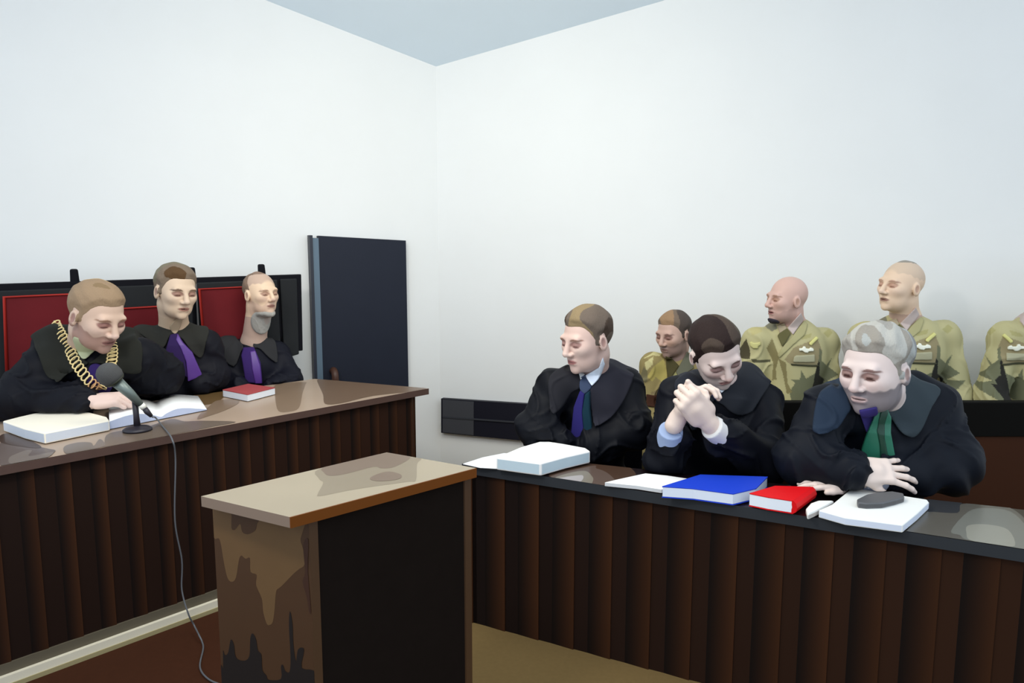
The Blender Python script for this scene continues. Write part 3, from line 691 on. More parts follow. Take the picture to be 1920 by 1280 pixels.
cuffp(l3, P(1612, 907, 2.31), J['elr'], (168, 174, 192), .040, .06)

# ---- soldiers
OL = (146, 140, 104); KG = 1.7
def soldier_color(p, patches, base):
    """fold shade and mottling painted on the jacket: shapes carried to the cloth along the wearer's front"""
    sh = []
    for poly, c in patches:
        pts = march_many(p.gar, poly); sh.append((poly2d([((q - p.chest) @ p.right, (q - p.chest)[2]) for q in pts]), A(lin(c)) * KG))
    me = [c for c in p.o.children if c.name.startswith('jacket')][0].data
    n = len(me.vertices); V = np.zeros(n * 3, f32); me.vertices.foreach_get('co', V); V = V.reshape(-1, 3)
    c = np.tile(A(lin(base)) * KG, (n, 1)); q = A(V) - A(p.chest); uv = np.stack([q @ A(p.right), q[:, 2]], 1); fr = (q @ A(p.fwd)) > -.05
    for f, col in sh: c[(f(uv) < 0) & fr] = col
    me.color_attributes['Col'].data.foreach_set('color', np.concatenate([c, np.ones((n, 1))], 1).astype(f32).ravel())
def soldier(key, label, **k):
    k.setdefault('fold', .003)
    return Person(key, label, 'soldiers seated in a row against the wall', robe=False, gname='jacket', gcol=OL, h=.004, gh=.0045, cuff=.05, **k)
Z6 = lambda pts: [(1360 + x / 3.4286, 470 + y / 3.4286) for x, y in pts]
def badges(p, T):
    p.patch('shirt_collar', T([(485, 395), (505, 440), (435, 540), (398, 495)]), (196, 180, 174), out=.009, on='all', curve=False)
    p.patch('shirt_collar', T([(333, 478), (380, 465), (397, 500), (350, 532)]), (170, 156, 130), out=.008, on='all', curve=False)
    p.patch('tie', T([(348, 528), (395, 497), (422, 530), (385, 590), (365, 615), (335, 545)]), (96, 92, 58), out=.014, on='all', curve=False)
    p.patch('ribbon_rack', T([(440, 682), (455, 672), (575, 665), (575, 714), (435, 716)]), (176, 172, 142), out=.008, curve=False)
    p.patch('badge', T([(473, 626), (495, 625), (500, 612), (515, 615), (518, 627), (540, 628), (545, 619), (560, 624), (568, 630), (568, 645), (536, 646), (530, 656), (510, 653), (495, 642), (475, 644)]), (242, 242, 224), out=.010, curve=False, label='white metal badge')
    p.patch('badge', T([(538, 592), (585, 548), (599, 562), (560, 600), (555, 609), (540, 602)]), (218, 213, 138), out=.010, curve=False, label='yellow metal badge')
    p.patch('pocket_flap', T([(418, 724), (600, 732), (600, 744), (425, 736)]), (66, 66, 48), out=.007, curve=False)
    p.patch('lapel', T([(505, 440), (530, 470), (510, 540), (440, 600), (345, 690), (335, 670), (380, 600), (435, 545)]), (172, 166, 122), out=.008, curve=False)
SHADE_AND_TRIM = [([(380, 700), (440, 622), (590, 560), (622, 640), (618, 745), (418, 730)], (120, 110, 82)),  # painted fold shade in jagged dark patches, plus pocket, epaulette and lapel tones
        ([(605, 625), (622, 645), (618, 705), (650, 735), (688, 682), (662, 745), (728, 795), (650, 835), (760, 838), (720, 890), (600, 965), (520, 972), (430, 985), (410, 905), (450, 850), (425, 830), (480, 830), (485, 765), (520, 820), (575, 790), (600, 700)], (88, 89, 68)),
        ([(597, 710), (607, 715), (605, 800), (637, 830), (625, 855), (655, 855), (590, 940), (575, 985), (510, 985), (560, 880), (580, 780)], (30, 29, 26)),
        ([(235, 472), (315, 432), (335, 500), (300, 518)], (98, 96, 80)), ([(85, 640), (135, 565), (160, 640), (158, 695), (80, 690)], (60, 54, 38)),
        ([(300, 560), (345, 680), (325, 760), (330, 830), (300, 830), (308, 720), (265, 625)], (106, 98, 66)), ([(340, 690), (390, 720), (400, 850), (430, 910), (395, 920), (370, 790)], (106, 98, 66)),
        ([(160, 695), (290, 700), (290, 715), (180, 720)], (68, 66, 48)), ([(500, 545), (555, 530), (545, 560), (500, 570), (480, 565)], (136, 130, 88)), ([(630, 530), (665, 500), (690, 525), (660, 558)], (136, 130, 88)), ([(150, 480), (230, 460), (235, 520), (170, 545)], (146, 138, 96))]
J = dict(neck=P(1484, 610, 3.60), hip=W(1484, 3.62, .60), shl=P(1418, 640, 3.60), shr=P(1543, 640, 3.62), ell=P(1404, 745, 3.56), elr=P(1556, 745, 3.58), wrl=P(1440, 800, 3.40), wrr=P(1525, 800, 3.40))
s2 = soldier('s2', 'person in olive uniform, bald with a dark goatee, behind the lawyer clasping hands', head=(1475, 562, 3.56), ypr=(-78, 0, 0), hs=.97, yaw=-20, J=J, nk=.060, avoid=M_AV + WB_AV, face=dict(nose=1.0),
    colors=dict(skin=(212, 174, 160), rosy=(208, 166, 150), eye=(176, 134, 112), lash=(130, 90, 78), brow=(168, 126, 104), lip=(150, 98, 94), stubble=(172, 140, 130), bw=.5, beardtop=-.06, neck=(206, 168, 154)), rad=dict(sh=.065, nb=.055, el=.058, cw=.175))
badges(s2, Z6); soldier_color(s2, [(Z6(q), c) for q, c in SHADE_AND_TRIM], OL)
s2.patch('badge', Z6([(155, 588), (170, 583), (180, 592), (210, 590), (225, 584), (228, 605), (212, 612), (210, 628), (180, 628), (160, 612)]), (204, 198, 134), out=.010, curve=False, label='yellow metal badge')
part('goatee', (lambda p: smax(s2.head(p) - .006, ell(s2.C + s2.R @ (np.array([0, .075, -.110]) * .97), (.034, .034, .020), s2.R)(p), .003)), s2.C - .17, s2.C + .17, .003, (52, 48, 56), M_HAIR, s2.o)
T3 = lambda pts: Z6([(1165 + (x - 435) * 1.17, 515 + (y - 540) * 1.06) for x, y in pts])
J = dict(neck=P(1698, 600, 3.50), hip=W(1698, 3.54, .61), shl=P(1622, 632, 3.49), shr=P(1768, 628, 3.52), ell=P(1608, 745, 3.46), elr=P(1796, 745, 3.48), wrl=P(1650, 800, 3.30), wrr=P(1750, 800, 3.30))
s3 = soldier('s3', 'person in olive uniform with shaved head and grey crown, looking left, tallest in the row', head=(1689, 537, 3.46), ypr=(-72, -3, 2), hs=1.04, yaw=-22, J=J, nk=.060, avoid=M_AV + WB_AV + [boxed(s2.gar, s2.lo, s2.hi)], fold=.003,
    colors=dict(skin=(232, 202, 174), rosy=(236, 206, 184), eye=(188, 146, 124), lash=(150, 108, 92), brow=(184, 142, 122), lip=(146, 110, 96), hairpaint=(208, 184, 160), neck=(196, 166, 148)), rad=dict(sh=.068, nb=.055, el=.062, cw=.185),
    hair=dict(tones=[(158, 150, 138)], thick=.004, poly=[(.055, .16), (.055, .108), (.0, .108), (-.05, .104), (-.06, .16)]))
badges(s3, T3); soldier_color(s3, [(T3(q), c) for q, c in SHADE_AND_TRIM], OL)
T4 = lambda pts: [(1360 + (3133 - (x - 1360) * 3.4286) / 3.4286, y + 2) for x, y in T3(pts)]
J = dict(neck=P(1954, 600, 3.42), hip=W(1954, 3.46, .61), shl=P(1886, 632, 3.44), shr=P(2030, 632, 3.40), ell=P(1856, 745, 3.40), elr=P(2050, 745, 3.36), wrl=P(1910, 800, 3.22), wrr=P(2000, 800, 3.22))
s4 = soldier('s4', 'person in olive uniform at the picture edge, only a shoulder and chest in view', head=(1973, 540, 3.38), ypr=(15, 0, 0), hs=1.0, yaw=-20, J=J, nk=.058, avoid=M_AV + WB_AV + [boxed(s3.gar, s3.lo, s3.hi)],
    colors=dict(skin=(232, 202, 174), rosy=(236, 206, 184), eye=(188, 146, 124), lash=(150, 108, 92), brow=(184, 142, 122), lip=(146, 110, 96), neck=(208, 176, 158)), rad=dict(sh=.068, nb=.055, el=.062, cw=.185))
s4.patch('ribbon_rack', T4([(440, 682), (455, 672), (575, 665), (575, 714), (435, 716)]), (176, 172, 142), out=.008, curve=False)
s4.patch('badge', T4([(473, 626), (495, 625), (500, 612), (515, 615), (518, 627), (540, 628), (545, 619), (560, 624), (568, 630), (568, 645), (536, 646), (530, 656), (510, 653), (495, 642), (475, 644)]), (242, 242, 224), out=.010, curve=False, label='white metal badge')
s4.patch('badge', T4([(538, 592), (585, 548), (599, 562), (560, 600), (555, 609), (540, 602)]), (218, 213, 138), out=.010, curve=False, label='yellow metal badge')
s4.patch('shirt_collar', [(1921, 570), (1913, 590), (1912, 602), (1922, 616), (1934, 590)], (196, 180, 174), out=.009, on='all', curve=False)
s4.patch('pocket_flap', T4([(418, 724), (600, 732), (600, 744), (425, 736)]), (66, 66, 48), out=.007, curve=False)
soldier_color(s4, [(T4(q), c) for q, c in SHADE_AND_TRIM[:3] + SHADE_AND_TRIM[8:10]], OL)
Z7 = lambda pts: [(1200 + x / 5.12, 570 + y / 5.12) for x, y in pts]
J = dict(neck=P(1268, 676, 3.86), hip=W(1275, 3.90, .42), shl=P(1222, 684, 3.84), shr=P(1318, 690, 3.88), ell=P(1212, 772, 3.80), elr=P(1330, 780, 3.82), wrl=P(1240, 805, 3.66), wrr=P(1300, 805, 3.66))
s1 = soldier('s1', 'person in mottled olive uniform with brown belt, half hidden behind two robed lawyers', head=(1263, 626, 3.82), ypr=(-52, 12, 0), hs=1.0, yaw=-14, J=J, nk=.058, avoid=seat_av(1275, 3.92, .28, -10, .21),
    colors=dict(skin=(198, 164, 148), rosy=(200, 160, 140), eye=(138, 102, 92), lash=(110, 76, 68), brow=(138, 102, 92), lip=(150, 118, 108), stubble=(150, 124, 114), bw=.9, neck=(150, 124, 114)), rad=dict(sh=.06, nb=.05, el=.055, cw=.165),
    hair=dict(tones=[(132, 118, 100), (152, 122, 92), (116, 100, 86), (80, 70, 64)], thick=.010, freq=14, seed=2.2))
soldier_color(s1, [(Z7(q), c) for q, c in [
    ([(20, 525), (175, 425), (225, 440), (190, 500), (120, 490)], (155, 148, 106)), ([(45, 560), (130, 500), (120, 580), (60, 645)], (155, 148, 106)),
    ([(230, 520), (260, 650), (250, 780), (150, 700), (115, 740), (70, 690), (130, 600)], (136, 124, 70)), ([(35, 600), (70, 640), (70, 740), (50, 760), (0, 700)], (90, 84, 60)),
    ([(345, 650), (370, 695), (270, 745)], (120, 118, 78)), ([(100, 850), (240, 790), (250, 900), (100, 880)], (96, 84, 58)), ([(130, 1040), (230, 1040), (250, 1100), (130, 1110)], (58, 50, 22)), ([(130, 1110), (250, 1100), (240, 1180), (130, 1180)], (80, 74, 40))]], (114, 102, 66))
s1.patch('tie', Z7([(245, 495), (300, 515), (375, 590), (268, 745), (255, 620)]), (72, 66, 38), out=.010, curve=False, on='all')
s1.patch('lapel', Z7([(455, 450), (520, 610), (370, 698), (345, 650), (378, 590)]), (98, 98, 82), out=.009, curve=False, on='all')
s1.patch('belt', Z7([(60, 862), (150, 872), (300, 890), (440, 888), (440, 985), (300, 992), (130, 985), (60, 975)]), (62, 34, 20), out=.010, curve=False, depth=.15)
# ------------------------------------------------------------------ room shell
Dc = 4.78
def wall_line(vx):
    c = P(822, 500, Dc); u = (vx - 960) / F      # walls stand on lines running to this vanishing point
    d = unit([u, 1, 0]); return c[:2], d[:2]
cl, dl = wall_line(3500); cr, dr = wall_line(-3000)
C0 = np.array([cl[0], cl[1], 0.0]); DL = np.array([dl[0], dl[1], 0.0]); DR = np.array([dr[0], dr[1], 0.0])
LB = C0 - DL * 4.2; RB = C0 - DR * 4.6
top_c = PW(820, 125, C0, LB)[2]; tl = PW(497, 0, C0, LB); tr = PW(1248, 0, C0, RB)
def ztop(pt, q): return top_c + (q[2] - top_c) * np.linalg.norm(pt[:2] - C0[:2]) / np.linalg.norm(q[:2] - C0[:2])
zl, zr = ztop(LB, tl), ztop(RB, tr)
M_WALL = mat('wall_paint', (238, 239, 237), .9, noise=.01, scale=3, spec=.2)
M_CEIL = mat('ceiling_paint', (226, 240, 250), .9, noise=.01, scale=3, spec=.2)
def wall(name, E, ze, out):
    m = MB(); o = np.asarray(out) * .12
    m.prism([C0, E, E + o, C0 + o], [C0 + [0, 0, top_c], E + [0, 0, ze], E + o + [0, 0, ze], C0 + o + [0, 0, top_c]])
    return props(m.build(name, M_WALL), kind='structure')
nL = np.array([-DL[1], DL[0], 0]); nL = nL if nL[1] > 0 or nL[0] < 0 else -nL
nR = np.array([DR[1], -DR[0], 0]); nR = nR if nR[1] > 0 else -nR
wall('wall_left', LB, zl, nL); wall('wall_right', RB, zr, nR)
m = MB(); c0 = C0 + [0, 0, top_c]; a = LB + [0, 0, zl]; b = RB + [0, 0, zr]; far = a + b - c0
m.prism([c0, a, far, b], [q + np.array([0, 0, .1]) for q in (c0, a, far, b)])
props(m.build('ceiling', M_CEIL), kind='structure')
M_FLOOR = mat('tan_carpet', (112, 92, 58), .95, noise=.05, scale=60, spec=.1)
m = MB(); m.slab([(-5, -2.5), (5.5, -2.5), (5.5, 5.5), (-5, 5.5)], -.08, 0); props(m.build('floor', M_FLOOR), kind='structure')
m = MB(); m.slab([(-4.5, -.5), (-.50, -.5), (-.50, 2.6), (-.95, 4.2), (-4.5, 2.2)], 0, .006)
tagr = m.build('floor_rug', mat('brown_rug', (62, 34, 20), .9, noise=.06, scale=50, spec=.1), base=(-2, 1.5, 0))
props(tagr, 'dark brown rug spread between the judges bench and the lectern', 'rug')

# door on the left wall
N = -nL
dA = PW(576, 441, C0, LB); dB = PW(756, 451, C0, LB); zt = (dA[2] + dB[2]) / 2
def onwall(p, z, o): return np.array([p[0], p[1], z]) + N * o
m = MB(); vd = unit((dB - dA) * [1, 1, 0])
w = np.linalg.norm((dB - dA)[:2])
def dq(t, z, o): return onwall(dA + vd * t, z + (dB[2] - dA[2]) * t / w if z > 1 else z, o)
def dbox(t0, t1, z0, z1, o0, o1, mats, name, parent=None):
    m = MB(); m.prism([dq(t0, z0, o0), dq(t1, z0, o0), dq(t1, z0, o1), dq(t0, z0, o1)], [dq(t0, z1, o0), dq(t1, z1, o0), dq(t1, z1, o1), dq(t0, z1, o1)])
    return m.build(name, mats, parent)
M_DOOR = mat('door_paint', (34, 38, 50), .5, spec=.2, noise=.04, scale=6)
d1 = dbox(.055, w, 0.0, dA[2], .003, .05, M_DOOR, 'door_1'); props(d1, kind='structure')
dbox(0, .018, 0, dA[2], .003, .062, mat('door_dark', (36, 40, 52), .5), 'door_frame', d1)
dbox(.019, .054, 0, dA[2] - .015, .003, .056, mat('door_edge', (92, 112, 128), .5), 'door_edge', d1)
hp = dA + vd * .09; 
m = MB(); hz = P(605, 692, hp[1])[2]
m.tube(sm([onwall(dA + vd * .115, hz - .14, .06), onwall(dA + vd * .115, hz - .14, .10), onwall(dA + vd * .115, hz - .03, .11), onwall(dA + vd * .115, hz - .0, .08), onwall(dA + vd * .115, hz - .005, .055)], 5), .022, 12)
dh = m.build('door_handle', mat('handle_wood', (72, 42, 28), .5), d1); dh['label'] = 'brown wooden door handle'

# ------------------------------------------------------------------ wood
def slat_panel(A0, B0, z0, z1, out, pitch, frac, name, parent, phase=0.0, depth=.005, tones=(), seed=0):
    """vertical boards: a plain dark board, then a walnut batten with shading painted from near-black to brown at its edge"""
    L = np.linalg.norm((B0 - A0)[:2]); d = unit((B0 - A0) * [1, 1, 0]); out = np.asarray(out, float)
    vs, fs, cs = [], [], []; rr = random.Random(seed)
    def q(t, o, z):
        t = min(max(t, 0), L); p = A0 + d * t + out * o; return (p[0], p[1], z)
    def strip(pr):
        k = len(vs); n = len(pr)
        for z in (z0, z1):
            for t, o, c in pr: vs.append(q(t, o, z)); cs.append(c)
        fs.extend([[k + i, k + i + 1, k + n + i + 1, k + n + i] for i in range(n - 1)])
    x = -phase
    while x < L:
        b, c = x + pitch * (1 - frac), x + pitch; u = min(max(x / L, 0), 1)
        fl = np.array(lin(tones[0])) * (1 - u) + np.array(lin(tones[1])) * u; fl = fl * (1 + .12 * (rr.random() - .5))
        dk = np.array(lin((20, 14, 12))); br = np.array(lin(tones[2])) * (1 + .25 * (rr.random() - .5))
        if b > 0: strip([(x, 0, fl), (b, 0, fl)])
        if c > 0:
            n = 8; strip([(b + (c - b) * i / n, depth * (i / n), dk + (br - dk) * (i / n) ** 1.3) for i in range(n + 1)])  # shading painted across the batten, dark side to brown edge
            strip([(c, depth, br), (c, 0, br)])
        x = c
    bk = -out * .02; fr = -out * .001; o3 = lambda p, e, z: (p[0] + e[0], p[1] + e[1], z)
    k = len(vs); vs += [o3(A0, bk, z0), o3(B0, bk, z0), o3(B0, fr, z0), o3(A0, fr, z0), o3(A0, bk, z1), o3(B0, bk, z1), o3(B0, fr, z1), o3(A0, fr, z1)]
    cs += [np.array(lin(tones[0]))] * 8; fs += [[k + i for i in f] for f in ([3, 2, 1, 0], [4, 5, 6, 7], [0, 1, 5, 4], [1, 2, 6, 5], [2, 3, 7, 6], [3, 0, 4, 7])]
    me = bpy.data.meshes.new(name); me.from_pydata([tuple(map(float, v)) for v in vs], [], fs)
    a = me.color_attributes.new('Col', 'FLOAT_COLOR', 'POINT'); a.data.foreach_set('color', np.concatenate([np.array(cs), np.ones((len(cs), 1))], 1).astype(f32).ravel())
    return link(name, me, vmat('veneer', .6, .10), parent)
WOODS = [mat('board_dark', (27, 18, 15), .6, spec=.12, noise=.12, scale=8, stretch=(6, 6, .4)), mat('batten_walnut', (58, 34, 20), .55, spec=.15, noise=.10, scale=8, stretch=(6, 6, .4)),
         mat('board_umber', (30, 21, 13), .6, spec=.12, noise=.12, scale=8, stretch=(6, 6, .4)), mat('board_brown', (24, 17, 13), .6, spec=.12, noise=.12, scale=8, stretch=(6, 6, .4))]

def clip2(poly, conv):
    """keep the part of a 2D outline inside a convex one"""
    ar = sum(conv[i][0] * conv[(i + 1) % len(conv)][1] - conv[(i + 1) % len(conv)][0] * conv[i][1] for i in range(len(conv)))
    if ar < 0: conv = conv[::-1]
    for i in range(len(conv)):
        a, b = np.array(conv[i][:2], float), np.array(conv[(i + 1) % len(conv)][:2], float); e = b - a; out = []
        side = lambda p: e[0] * (p[1] - a[1]) - e[1] * (p[0] - a[0])
        for k in range(len(poly)):
            p, q = np.array(poly[k], float), np.array(poly[(k + 1) % len(poly)], float); sp_, sq = side(p), side(q)
            if sp_ >= 0: out.append(p)
            if (sp_ >= 0) != (sq >= 0): out.append(p + (q - p) * sp_ / (sp_ - sq))
        poly = out
        if not poly: return []
    res = []
    for p in poly:
        if not res or np.linalg.norm(p - res[-1]) > 1e-4: res.append(p)
    return res
def top_with_patches(name, poly, z1, th, base, edge, patches, parent, bevel=.002, coat=.35):
    """worktop slab with reflection patches painted on its surface"""
    m = MB(); m.slab(poly, z1 - th, z1, 1, 0)
    mats = [base, edge]
    o = m.build(name, mats, parent)
    me = o.data; bm = bmesh.new(); bm.from_mesh(me); lv = 0
    for pts, mt in patches:
        if mt not in mats: mats.append(mt); me.materials.append(mt)
        lv += 1; z = z1 + .00025 * lv
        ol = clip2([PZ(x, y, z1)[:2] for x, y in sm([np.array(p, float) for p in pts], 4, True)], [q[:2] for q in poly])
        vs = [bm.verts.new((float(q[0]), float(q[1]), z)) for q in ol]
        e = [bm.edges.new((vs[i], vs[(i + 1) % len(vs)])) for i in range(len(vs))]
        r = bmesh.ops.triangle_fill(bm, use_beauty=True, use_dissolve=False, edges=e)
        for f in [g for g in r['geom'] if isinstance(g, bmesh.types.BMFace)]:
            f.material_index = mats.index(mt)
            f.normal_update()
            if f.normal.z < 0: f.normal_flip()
    bm.to_mesh(me); bm.free(); return o
def topm(n, c, rough=.35, coat=.12): return mat(n, c, rough, noise=.03, scale=5, coat=coat, spec=.25)

# ------------------------------------------------------------------ judges' bench
HL = .76; TH = .03
a = PZ(0, 874, HL); b = PZ(804, 728, HL); c = PZ(590, 710, HL); dF = unit(b - a)
aa = a - dF * .7; bk0 = PZ(245, 757, HL); dB2 = unit(bk0 - c); cc = c + dB2 * np.linalg.norm(aa - b) 
bench = empty('judges_bench', ((aa + b) / 2 * [1, 1, 0]), 'long slatted dark wood judges bench with mottled taupe top, microphone standing on it', 'bench')
T1 = topm('taupe_top', (172, 150, 130)); E1 = mat('bench_edge', (80, 58, 50), .5, noise=.05)
pz = [([(335, 742), (417, 729), (417, 747), (392, 758), (335, 760)], topm('top_olive', (108, 84, 52))),  # reflections in the bench top, painted as flat tone patches
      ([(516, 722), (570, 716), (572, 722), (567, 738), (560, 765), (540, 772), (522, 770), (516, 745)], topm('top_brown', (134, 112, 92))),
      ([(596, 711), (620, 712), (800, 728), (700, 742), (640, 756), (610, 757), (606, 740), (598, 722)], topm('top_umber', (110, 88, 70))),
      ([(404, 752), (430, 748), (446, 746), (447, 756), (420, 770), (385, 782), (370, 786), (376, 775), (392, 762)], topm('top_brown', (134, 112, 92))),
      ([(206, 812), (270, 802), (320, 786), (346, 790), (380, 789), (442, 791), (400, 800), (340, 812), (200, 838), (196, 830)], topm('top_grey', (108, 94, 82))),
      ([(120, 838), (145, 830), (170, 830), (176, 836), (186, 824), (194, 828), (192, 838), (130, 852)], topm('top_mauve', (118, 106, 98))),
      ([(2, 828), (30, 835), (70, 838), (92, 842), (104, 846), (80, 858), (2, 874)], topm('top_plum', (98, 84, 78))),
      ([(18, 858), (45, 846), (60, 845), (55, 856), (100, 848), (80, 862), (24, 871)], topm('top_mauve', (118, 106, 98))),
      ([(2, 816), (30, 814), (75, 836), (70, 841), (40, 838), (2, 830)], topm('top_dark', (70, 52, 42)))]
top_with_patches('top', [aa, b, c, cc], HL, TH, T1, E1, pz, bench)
ins = unit(np.cross([0, 0, 1], dF)); ins = ins if ins @ (c - b) > 0 else -ins      # inward normal
Af = aa + ins * .025 - dF * 0; Bf = PZ(779, 742, HL - TH); Bf = aa + dF * ((Bf - aa) @ dF) + ins * .025
slat_panel(Af, Bf, .085, HL - TH, -ins, .109, .45, 'front_panel', bench, phase=.0765, tones=((26, 18, 15), (46, 27, 18), (60, 35, 20)), seed=3)
sd = unit(c - b); Be = Bf + sd * (np.linalg.norm(c - b) - .05)
m = MB(); m.box(*( [(Bf + Be) / 2 * [1, 1, 0] + [0, 0, (HL - TH) / 2] + unit(np.cross([0, 0, 1], sd)) * .015 * (1 if np.cross([0, 0, 1], sd) @ dF < 0 else -1), (Be - Bf) / 2 * [1, 1, 0], unit(np.cross([0, 0, 1], sd)) * .012, [0, 0, (HL - TH) / 2]])); m.build('end_panel', WOODS[1], bench)
m = MB(); M_PL = [mat('plinth_cream', (226, 218, 196), .6), mat('plinth_khaki', (160, 148, 108), .6), mat('plinth_olive', (90, 82, 66), .7)]
for i, (z0, z1, o) in enumerate(((.0, .022, .028), (.022, .050, .024), (.050, .086, .008))):
    p0 = Af - ins * o; p1 = Bf - ins * o; m.slab([p0, p1, p1 + ins * (o + .02), p0 + ins * (o + .02)], z0, z1, (1, 0, 2)[i])
m.build('plinth', M_PL, bench)

# judges' settee
sA = P(4, 532, 3.42); sB = P(565, 514, 4.12); sA2 = sA - unit(sB - sA) * .45
sd2 = unit((sB - sA) * [1, 1, 0]); sn = unit(np.cross([0, 0, 1], sd2)); sn = sn if sn[1] < 0 else -sn    # towards the judges
set_ = empty('settee', ((sA + sB) / 2 * [1, 1, 0]), 'long high-backed settee in dark grey with red leather panels behind the judges', 'settee')
def sp(px, py, o): return PW(px, py, sA + sn * o, sB + sn * o)
def spoly(pts, o0, o1, name, mt, bev=.004, mi=None):
    lo_ = [sp(x, y, o1) for x, y in pts]; m = MB(); bt = [q - sn * (o1 - o0) for q in lo_]; m.prism(bt, lo_); return m.build(name, mt, set_, bevel=bev)
M_FR = mat('settee_black', (13, 13, 20), .6, spec=.12); M_GL = mat('grey_leather', (34, 36, 38), .6, spec=.15, noise=.05, scale=12); M_RL = mat('red_leather', (104, 24, 30), .6, spec=.15, noise=.06, scale=10); M_RP = mat('red_lit_edge', (168, 44, 36), .5, spec=.2)
spoly([(-180, 541), (4, 532), (565, 514), (568, 657), (560, 658), (-180, 760)], 0, .035, 'back_frame', M_FR)
spoly([(-180, 554), (0, 545), (290, 534), (360, 530), (365, 690), (-180, 750)], .037, .055, 'back_panel', M_GL, .006)
spoly([(367, 530), (520, 524), (528, 668), (370, 690)], .037, .055, 'back_panel', M_GL, .006)
spoly([(525, 523), (557, 522), (561, 664), (533, 672)], .037, .055, 'back_panel', M_GL, .006)
spoly([(366, 532), (369, 532), (374, 620), (371, 620)], .056, .062, 'side_highlight', mat('highlight_grey', (92, 92, 92), .5), .001)  # painted highlight strip down the chair side
for pts in ([(8, 557), (136, 551), (140, 700), (14, 720)], [(205, 580), (300, 574), (302, 690), (205, 700)], [(374, 542), (470, 537), (476, 700), (388, 700)]):
    q = sm([np.array(x, float) for x in pts], 1, True)
    spoly(pts, .057, .075, 'leather_panel', M_RL, .006)
    a0, a1, a2, a3 = [sp(x, y, .078) for x, y in pts]
    m = MB(); m.tube([a0 + (a3 - a0) * .98, a0, a1, a1 + (a2 - a1) * .98], .008, 8); m.build('lit_edge', M_RP, set_)  # brighter red painted as the lit rim of each panel
for x, y0, y1 in ((142, 504, 545), (362, 501, 540), (493, 495, 535)):
    p0 = sp(x, y1, .02); p1 = sp(x - 2, y0, .02); r = .022
    m = MB(); m.prism([p0 - sd2 * r - sn * .02, p0 + sd2 * r - sn * .02, p0 + sd2 * r + sn * .012, p0 - sd2 * r + sn * .012],
                      [p1 - sd2 * r * .95 - sn * .02, p1 + sd2 * r * .6 - sn * .02, p1 + sd2 * r * .6 + sn * .012, p1 - sd2 * r * .95 + sn * .012]); m.build('post', M_FR, set_, bevel=.008)
g = (sB * [1, 1, 0]) - sd2 * .12; g0 = sA2 * [1, 1, 0]
m = MB(); m.slab([g0 + sn * .06, g + sn * .06, g + sn * .46, g0 + sn * .46], .30, .385); m.build('seat', M_GL, set_, bevel=.015)
m = MB(); m.slab([g0 + sn * .08, g + sn * .08, g + sn * .36, g0 + sn * .36], 0, .30); m.build('base', M_FR, set_)
m = MB(); m.slab([g0 + sn * .0, g + sn * .0, g + sn * .035, g0 + sn * .035], 0.02, 1.0); m.build('back_board', M_FR, set_)

# ------------------------------------------------------------------ lawyers' desk
HR = .644; RT = .036
a = PZ(866, 869, HR); b = PZ(1920, 1030, HR); dF = unit(b - a); bb = b + dF * .5
e0 = PZ(1110, 861, HR); e1 = PZ(1840, 944, HR); dE = unit(e1 - e0)
ins = unit(np.cross([0, 0, 1], dF)); ins = ins if ins[1] > 0 else -ins
def onb(t): return e0 + dE * t
k0 = PZ(940, 851, HR); k1 = e0 + dE * ((bb - e0) @ dE)
desk = empty('lawyers_desk', ((a + bb) / 2 * [1, 1, 0]), 'long slatted dark wood desk with glossy near-black top carrying coloured books', 'desk')
T2 = topm('ebony_top', (26, 16, 20), .3); E2 = mat('desk_edge', (48, 51, 55), .55, spec=.2)
pr = [([(1030, 893), (1060, 876), (1100, 866), (1112, 868), (1170, 874), (1186, 880), (1192, 893), (1170, 900), (1140, 905), (1133, 910), (1120, 910)], topm('top_umber2', (70, 50, 38))),  # wall reflections painted into the dark top as tone patches
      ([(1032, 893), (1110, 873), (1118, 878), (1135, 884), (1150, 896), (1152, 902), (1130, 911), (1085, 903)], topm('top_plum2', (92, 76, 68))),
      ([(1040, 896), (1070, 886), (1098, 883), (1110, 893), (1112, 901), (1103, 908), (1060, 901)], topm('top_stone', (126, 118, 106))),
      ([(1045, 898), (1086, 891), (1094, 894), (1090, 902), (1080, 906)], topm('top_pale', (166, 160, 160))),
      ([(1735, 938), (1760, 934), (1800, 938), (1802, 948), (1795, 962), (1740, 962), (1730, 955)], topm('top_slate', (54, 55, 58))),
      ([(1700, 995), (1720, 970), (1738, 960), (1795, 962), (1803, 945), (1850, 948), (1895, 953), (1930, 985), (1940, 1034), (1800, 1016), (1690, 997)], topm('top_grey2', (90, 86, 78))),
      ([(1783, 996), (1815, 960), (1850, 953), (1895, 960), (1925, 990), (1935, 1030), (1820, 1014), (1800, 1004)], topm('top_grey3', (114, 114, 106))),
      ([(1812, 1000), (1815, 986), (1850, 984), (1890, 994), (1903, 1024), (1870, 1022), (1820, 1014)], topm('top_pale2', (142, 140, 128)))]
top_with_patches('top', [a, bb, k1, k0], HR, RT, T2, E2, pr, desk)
Af = a + ins * .02 + dF * .015; Bf = bb + ins * .02
slat_panel(Af, Bf, 0.0, HR - RT, -ins, .141, .62, 'front_panel', desk, phase=.122, tones=((24, 16, 14), (58, 34, 20), (62, 36, 20)), seed=5)
m = MB(); e = k0 - a; eu = unit(e * [1, 1, 0]); q0 = a + dF * .03 + ins * .02
m.slab([q0, q0 + dF * .02, q0 + dF * .02 + eu * (np.linalg.norm(e) - .05), q0 + eu * (np.linalg.norm(e) - .05)], 0, HR - RT); m.build('end_panel', WOODS[0], desk)

